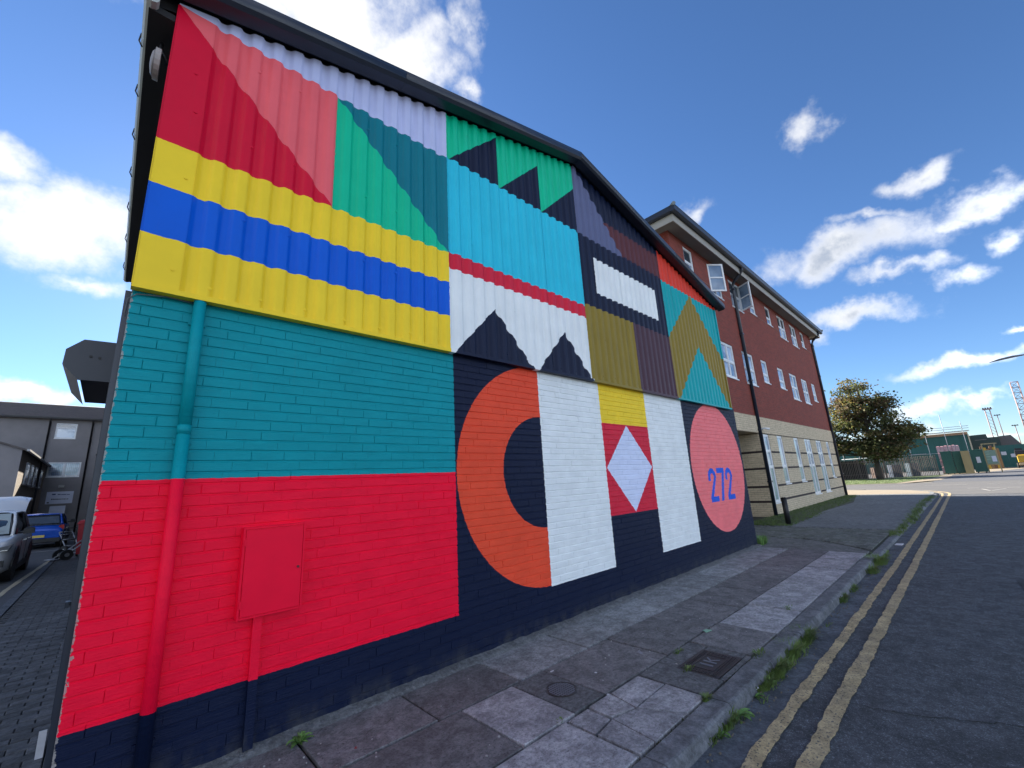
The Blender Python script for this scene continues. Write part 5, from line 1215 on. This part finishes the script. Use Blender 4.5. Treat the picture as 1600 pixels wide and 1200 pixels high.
def G(px, py, z=0): p = at(px, py, 2, z); return p.x, p.y
def onG(px, py): return G(px, py, RZ)
for i, (px, py, n, h, s, lab) in enumerate([
 (1247,1000,240,.14,.24,'bushiest bright grass tuft at the kerb foot beside the inspection cover'),
 (1225,1022,220,.13,.22,'thick grass tuft spilling onto the gutter just below the inspection cover'),
 (1205,1050,260,.12,.24,'wide grass tuft hugging the kerb nearer the camera'),
 (1190,1072,160,.09,.20,'low trailing grass tuft between the wide tuft and the leafy dock weed'),
 (1122,1130,110,.10,.16,'spiky grass tuft at the near kerb stone'),
 (1112,1158,60,.07,.14,'sparse grass wisps by the nearest kerb joint'),
 (1312,938,120,.10,.24,'dark grass tuft at the kerb midway along the slabs'),
 (1330,922,90,.08,.24,'small dark grass tuft with dead leaves next to the mid kerb tuft'),
 (1372,880,260,.16,.42,'tall grass clump at the end of the raised kerb'),
 (1362,893,160,.12,.36,'smaller grass clump in front of the kerb end clump')]):
    x, y = onG(px, py); tuft(x, max(min(y, -2.10), -2.2), gz, n, h, s, lab, i+20)
for i, (px, py, n, h, s, lab) in enumerate([
 (1185,1022,40,.035,.16,'thin line of grass in the joint behind the kerb above the inspection cover'),
 (1060,1018,24,.03,.10,'tiny grass sprig at the far left corner of the patched concrete'),
 (1075,1046,30,.035,.10,'little grass sprig touching the left edge of the inspection cover'),
 (1233,950,24,.03,.12,'small grass sprig on a pale slab in the middle distance'),
 (876,1126,14,.02,.06,'tiny moss green sprig between the pale front slabs'),
 (1104,1092,50,.05,.08,'mossy sprout at the corner of the broken slab by the kerb')]):
    x, y = G(px, py); tuft(x, y, -.004, n, h, s, lab, i+60, 'sprigs in the pavement joints')
x, y = G(468, 1160); weed(x, y, -.002, 11, .085, 'bright green rosette weed growing by the mural wall foot at the front', 5, 'weeds by the wall')
b = MB(); blades(b, 0, 0, 0, 30, .05, .06, random.Random(3)); tag(b.build('grass_tuft', m_grass, None, (x+.01, y+.02, 0)), 'fine blades growing through the rosette weed near the wall', 'weed', 'weeds by the wall')
for i, (px, py, n, s, lab) in enumerate([(1128,1112,12,.12,'broad leafed dock weed in the gutter at the near kerb'),(1168,1086,9,.09,'pale veined weed with litter caught in it below the kerb'),(1098,1140,9,.08,'small dark dock weed beside the spiky grass')]):
    x, y = onG(px, py); weed(x, min(y, -2.12), gz, n, s, lab, 30+i)
# weed clump at the far end of the mural wall, growth along the kerb beyond the crossover
b = MB(); rnd = random.Random(4)
for k in range(9): blades(b, 10.86+rnd.uniform(-.1,.25), -.02+rnd.uniform(-.1,.3), -.02, 45, .22, .2, rnd, .5)
tag(b.build('weed_clump', m_weed, None), 'green weed clump at the far foot of the mural wall', 'weed')
b = MB(); rnd = random.Random(8)
for k in range(420):
    x = rnd.uniform(13.4, 29); blades(b, x, -2.05+rnd.gauss(0,.07)+(.08 if x > 20 else 0), -.03, 10, .085*rnd.uniform(.5,1.3), .22, rnd, .7)
b.build('kerb_grass', m_grass, None, kind='stuff')
b = MB(); rnd = random.Random(18)
for k in range(70):
    x = rnd.choice([rnd.gauss(10.6,.35), rnd.gauss(4.9,.3), rnd.gauss(4.2,.25)]); blades(b, x, -2.125-abs(rnd.gauss(0,.03)), RZ, 9, .05*rnd.uniform(.4,1.6), .12, rnd, .9)
b.build('gutter_grass', m_grass, None, kind='stuff')
sheet('moss_strip', [(14.55,1.59),(14.55,.75),(16,.35),(20,.55),(24.5,.35),(28,.8),(30.8,1.2),(30.8,1.59)], .001, m_moss, **STR)
b = MB(); rnd = random.Random(9)
for k in range(2200):
    x = 14.6+15.5*rnd.random()**1.5; y = 1.57-rnd.random()**1.3*(1.25 if x < 19 else 1.05 if x < 26 else .7); blades(b, x, y, .0, 5, .05*rnd.uniform(.4,1.5), .25, rnd, .8)
b.build('facade_grass', m_grass, None, kind='stuff')
b = MB(); rnd = random.Random(12)
for k in range(2600):
    x = rnd.uniform(49.6, 66); y = rnd.uniform(-.2+(.2 if x > 55 else 1.2), 12); blades(b, x, y, RZ+.02, 4, .10*rnd.uniform(.5,1.4), .4, rnd, .6)
b.build('verge_blades', m_grass, None, kind='stuff')
b = MB(); rnd = random.Random(15)                        # moss in the wet joint behind the kerb
for k in range(90): blades(b, rnd.uniform(1.5, 4.6), -1.945+rnd.gauss(0,.006), -.012, 5, .014, .03, rnd, .6)
b.build('joint_moss', m_moss, None, kind='stuff')
# litter
def scrap(px, py, pts, m, lab, name='litter_scrap', z=.004, th=.0015):
    x, y = G(px, py, z); b = MB(); b.prism([(u, v) for u, v in pts], 0, th, axis=2); o = b.build(name, m, None, (x, y, z)); tag(o, lab, 'litter')
scrap(1104,986,[(-.05,-.02),(.05,-.035),(.045,.02),(-.01,.035)], mat('green_paper', (.25,.48,.34), .6), 'folded green paper scrap lying on a dark slab', 'paper_scrap', .006, .004)
scrap(862,1049,[(-.02,-.008),(.02,-.01),(.024,.006),(-.01,.01)], m_white, 'white scrap at the corner of the round cover surround')
scrap(931,1051,[(-.011,-.009),(.011,-.008),(.01,.008),(-.008,.01)], m_white, 'single white chewing gum lump between the round cover and the paint splash')
scrap(950,1085,[(-.008,-.008),(.009,-.008),(.008,.008),(-.008,.008)], m_white, 'white gum lump at the tip of the broken slab')
scrap(1080,1174,[(-.014,-.01),(.014,-.012),(.016,.008),(-.01,.012)], m_white, 'white scrap in the gutter below the nearest kerb', z=RZ+.004, th=.006)
scrap(1405,851,[(-.10,-.05),(.12,-.06),(.10,.05),(-.08,.06)], m_white, 'white paper caught in the grass at the far kerb', z=.01, th=.01)
scrap(1182,1076,[(-.02,-.012),(.02,-.01),(.022,.01),(-.02,.012)], m_white, 'curled white scrap among the gutter weeds', z=RZ+.03, th=.006)
b = MB(); rnd = random.Random(21)
for k in range(130):
    x = .6+rnd.random()**1.4*8; y = rnd.uniform(-1.9,-.15); r_ = rnd.uniform(.003,.009)
    b.prism([(x+math.cos(a*1.05)*r_*rnd.uniform(.7,1.2), y+math.sin(a*1.05)*r_*rnd.uniform(.7,1.2)) for a in range(6)], -.003, .0035, axis=2)
b.build('gum_and_grit', m_gum, None, kind='stuff')
b = MB(); rnd = random.Random(22)                        # fallen leaves and stones in the gutter
for k in range(260):
    x = 1.5+rnd.random()**1.3*12; y = -2.12-abs(rnd.gauss(0,.07)); r_ = rnd.uniform(.004,.014)
    b.prism([(x+math.cos(a*1.57+k)*r_, y+math.sin(a*1.57+k)*r_*.6) for a in range(4)], RZ+.001, RZ+.005+rnd.random()*.006, axis=2)
b.build('gutter_debris', mat('leaf_debris', (.09,.065,.04), .9, (.2,.18,.15), 30, .9), None, kind='stuff')
# splashes of paint on the slabs
def splash(px, py, L, w, ang, m, seed, k=26):
    x, y = G(px, py); rnd = random.Random(seed); b = MB(); ca, sa = math.cos(ang), math.sin(ang)
    for i in range(k):
        u = rnd.gauss(0, L*.4); v = rnd.gauss(0, w*.4); r_ = rnd.uniform(.2,1)*w*.35; cx, cy = x+u*ca-v*sa, y+u*sa+v*ca
        b.poly([(cx+(math.cos(a*1.05)*r_*2.2*ca-math.sin(a*1.05)*r_*sa)*rnd.uniform(.6,1.2), cy+(math.cos(a*1.05)*r_*2.2*sa+math.sin(a*1.05)*r_*ca)*rnd.uniform(.6,1.2), .0045+i*.0001) for a in range(6)])
    return b.build('paint_splash', m, None, kind='structure')
m_chalk = mat('faded_white_splash', (.30,.31,.36), .8, (.16,.16,.18), 60, .9)
splash(1000,1020,.06,.03,.3,m_chalk,1); splash(538,1173,.06,.012,.1,m_chalk,2,18); splash(556,1170,.012,.014,.1,mat('faded_red_splash', (.35,.03,.04), .8, (.16,.05,.05), 60),3,12); splash(600,1150,.10,.005,.1,m_chalk,5,18)
tag(part('white_wedge', 'box', m_white, None, -.100, -.062, 1.00, 1.012, 0, .16), 'small white wedge of board leaning against the side wall near the corner', 'board')

# tar patch and trench reinstatement in the road, hairline joints
b = MB(); b.prism([(6.2,-3.9),(9.6,-3.7),(9.7,-4.6),(6.1,-4.9)], RZ-.006, RZ-.0015, axis=2)
b.build('road_patch', mat('patched_asphalt', (.024,.029,.038), .9, (.040,.045,.054), 2, .6, 1.0, 120, grain=.5), None, kind='structure')
def crack(pts, z, w):
    P = []
    rnd = random.Random(len(pts)*7+int(pts[0][0]*10))
    for (x0_, y0_), (x1_, y1_) in zip(pts[:-1], pts[1:]):
        for k in range(14): f = k/14; P.append((x0_+(x1_-x0_)*f+rnd.gauss(0,.012), y0_+(y1_-y0_)*f+rnd.gauss(0,.012)))
    b = MB()
    for i, (x, y) in enumerate(P):
        t = Vector((P[min(i+1,len(P)-1)][0]-P[max(i-1,0)][0], P[min(i+1,len(P)-1)][1]-P[max(i-1,0)][1])).normalized(); ww = w*rnd.uniform(.4,1.2)
        b.v += [(x-t.y*ww, y+t.x*ww, z), (x+t.y*ww, y-t.x*ww, z)]
        if i: o = 2*i-2; b.face((o, o+1, o+3, o+2))
    return b.build('crack', m_joint, None, kind='structure')
crack([(4.2,-2.37),(4.25,-2.9),(4.6,-3.6),(4.4,-4.4)], RZ-.003, .004); crack([(7.0,-2.12),(7.1,-2.36)], RZ+.003, .006); crack([(5.5,-2.12),(5.45,-2.36)], RZ+.003, .006); crack([(9.1,-2.12),(9.0,-2.36)], RZ+.003, .006)
crack([(4.0,-.9),(4.5,-1.0),(4.75,-.7)], .0035, .0018); crack([(4.2,-.30),(4.7,-.42)], .0035, .0016); crack([(5.0,-.95),(5.4,-1.12),(5.86,-1.05)], .0035, .0018); crack([(1.18,-.30),(1.5,-.45),(1.97,-.35)], .0035, .0015)
# ------------------------------------------------------------------ render settings
S.render.engine = 'CYCLES'
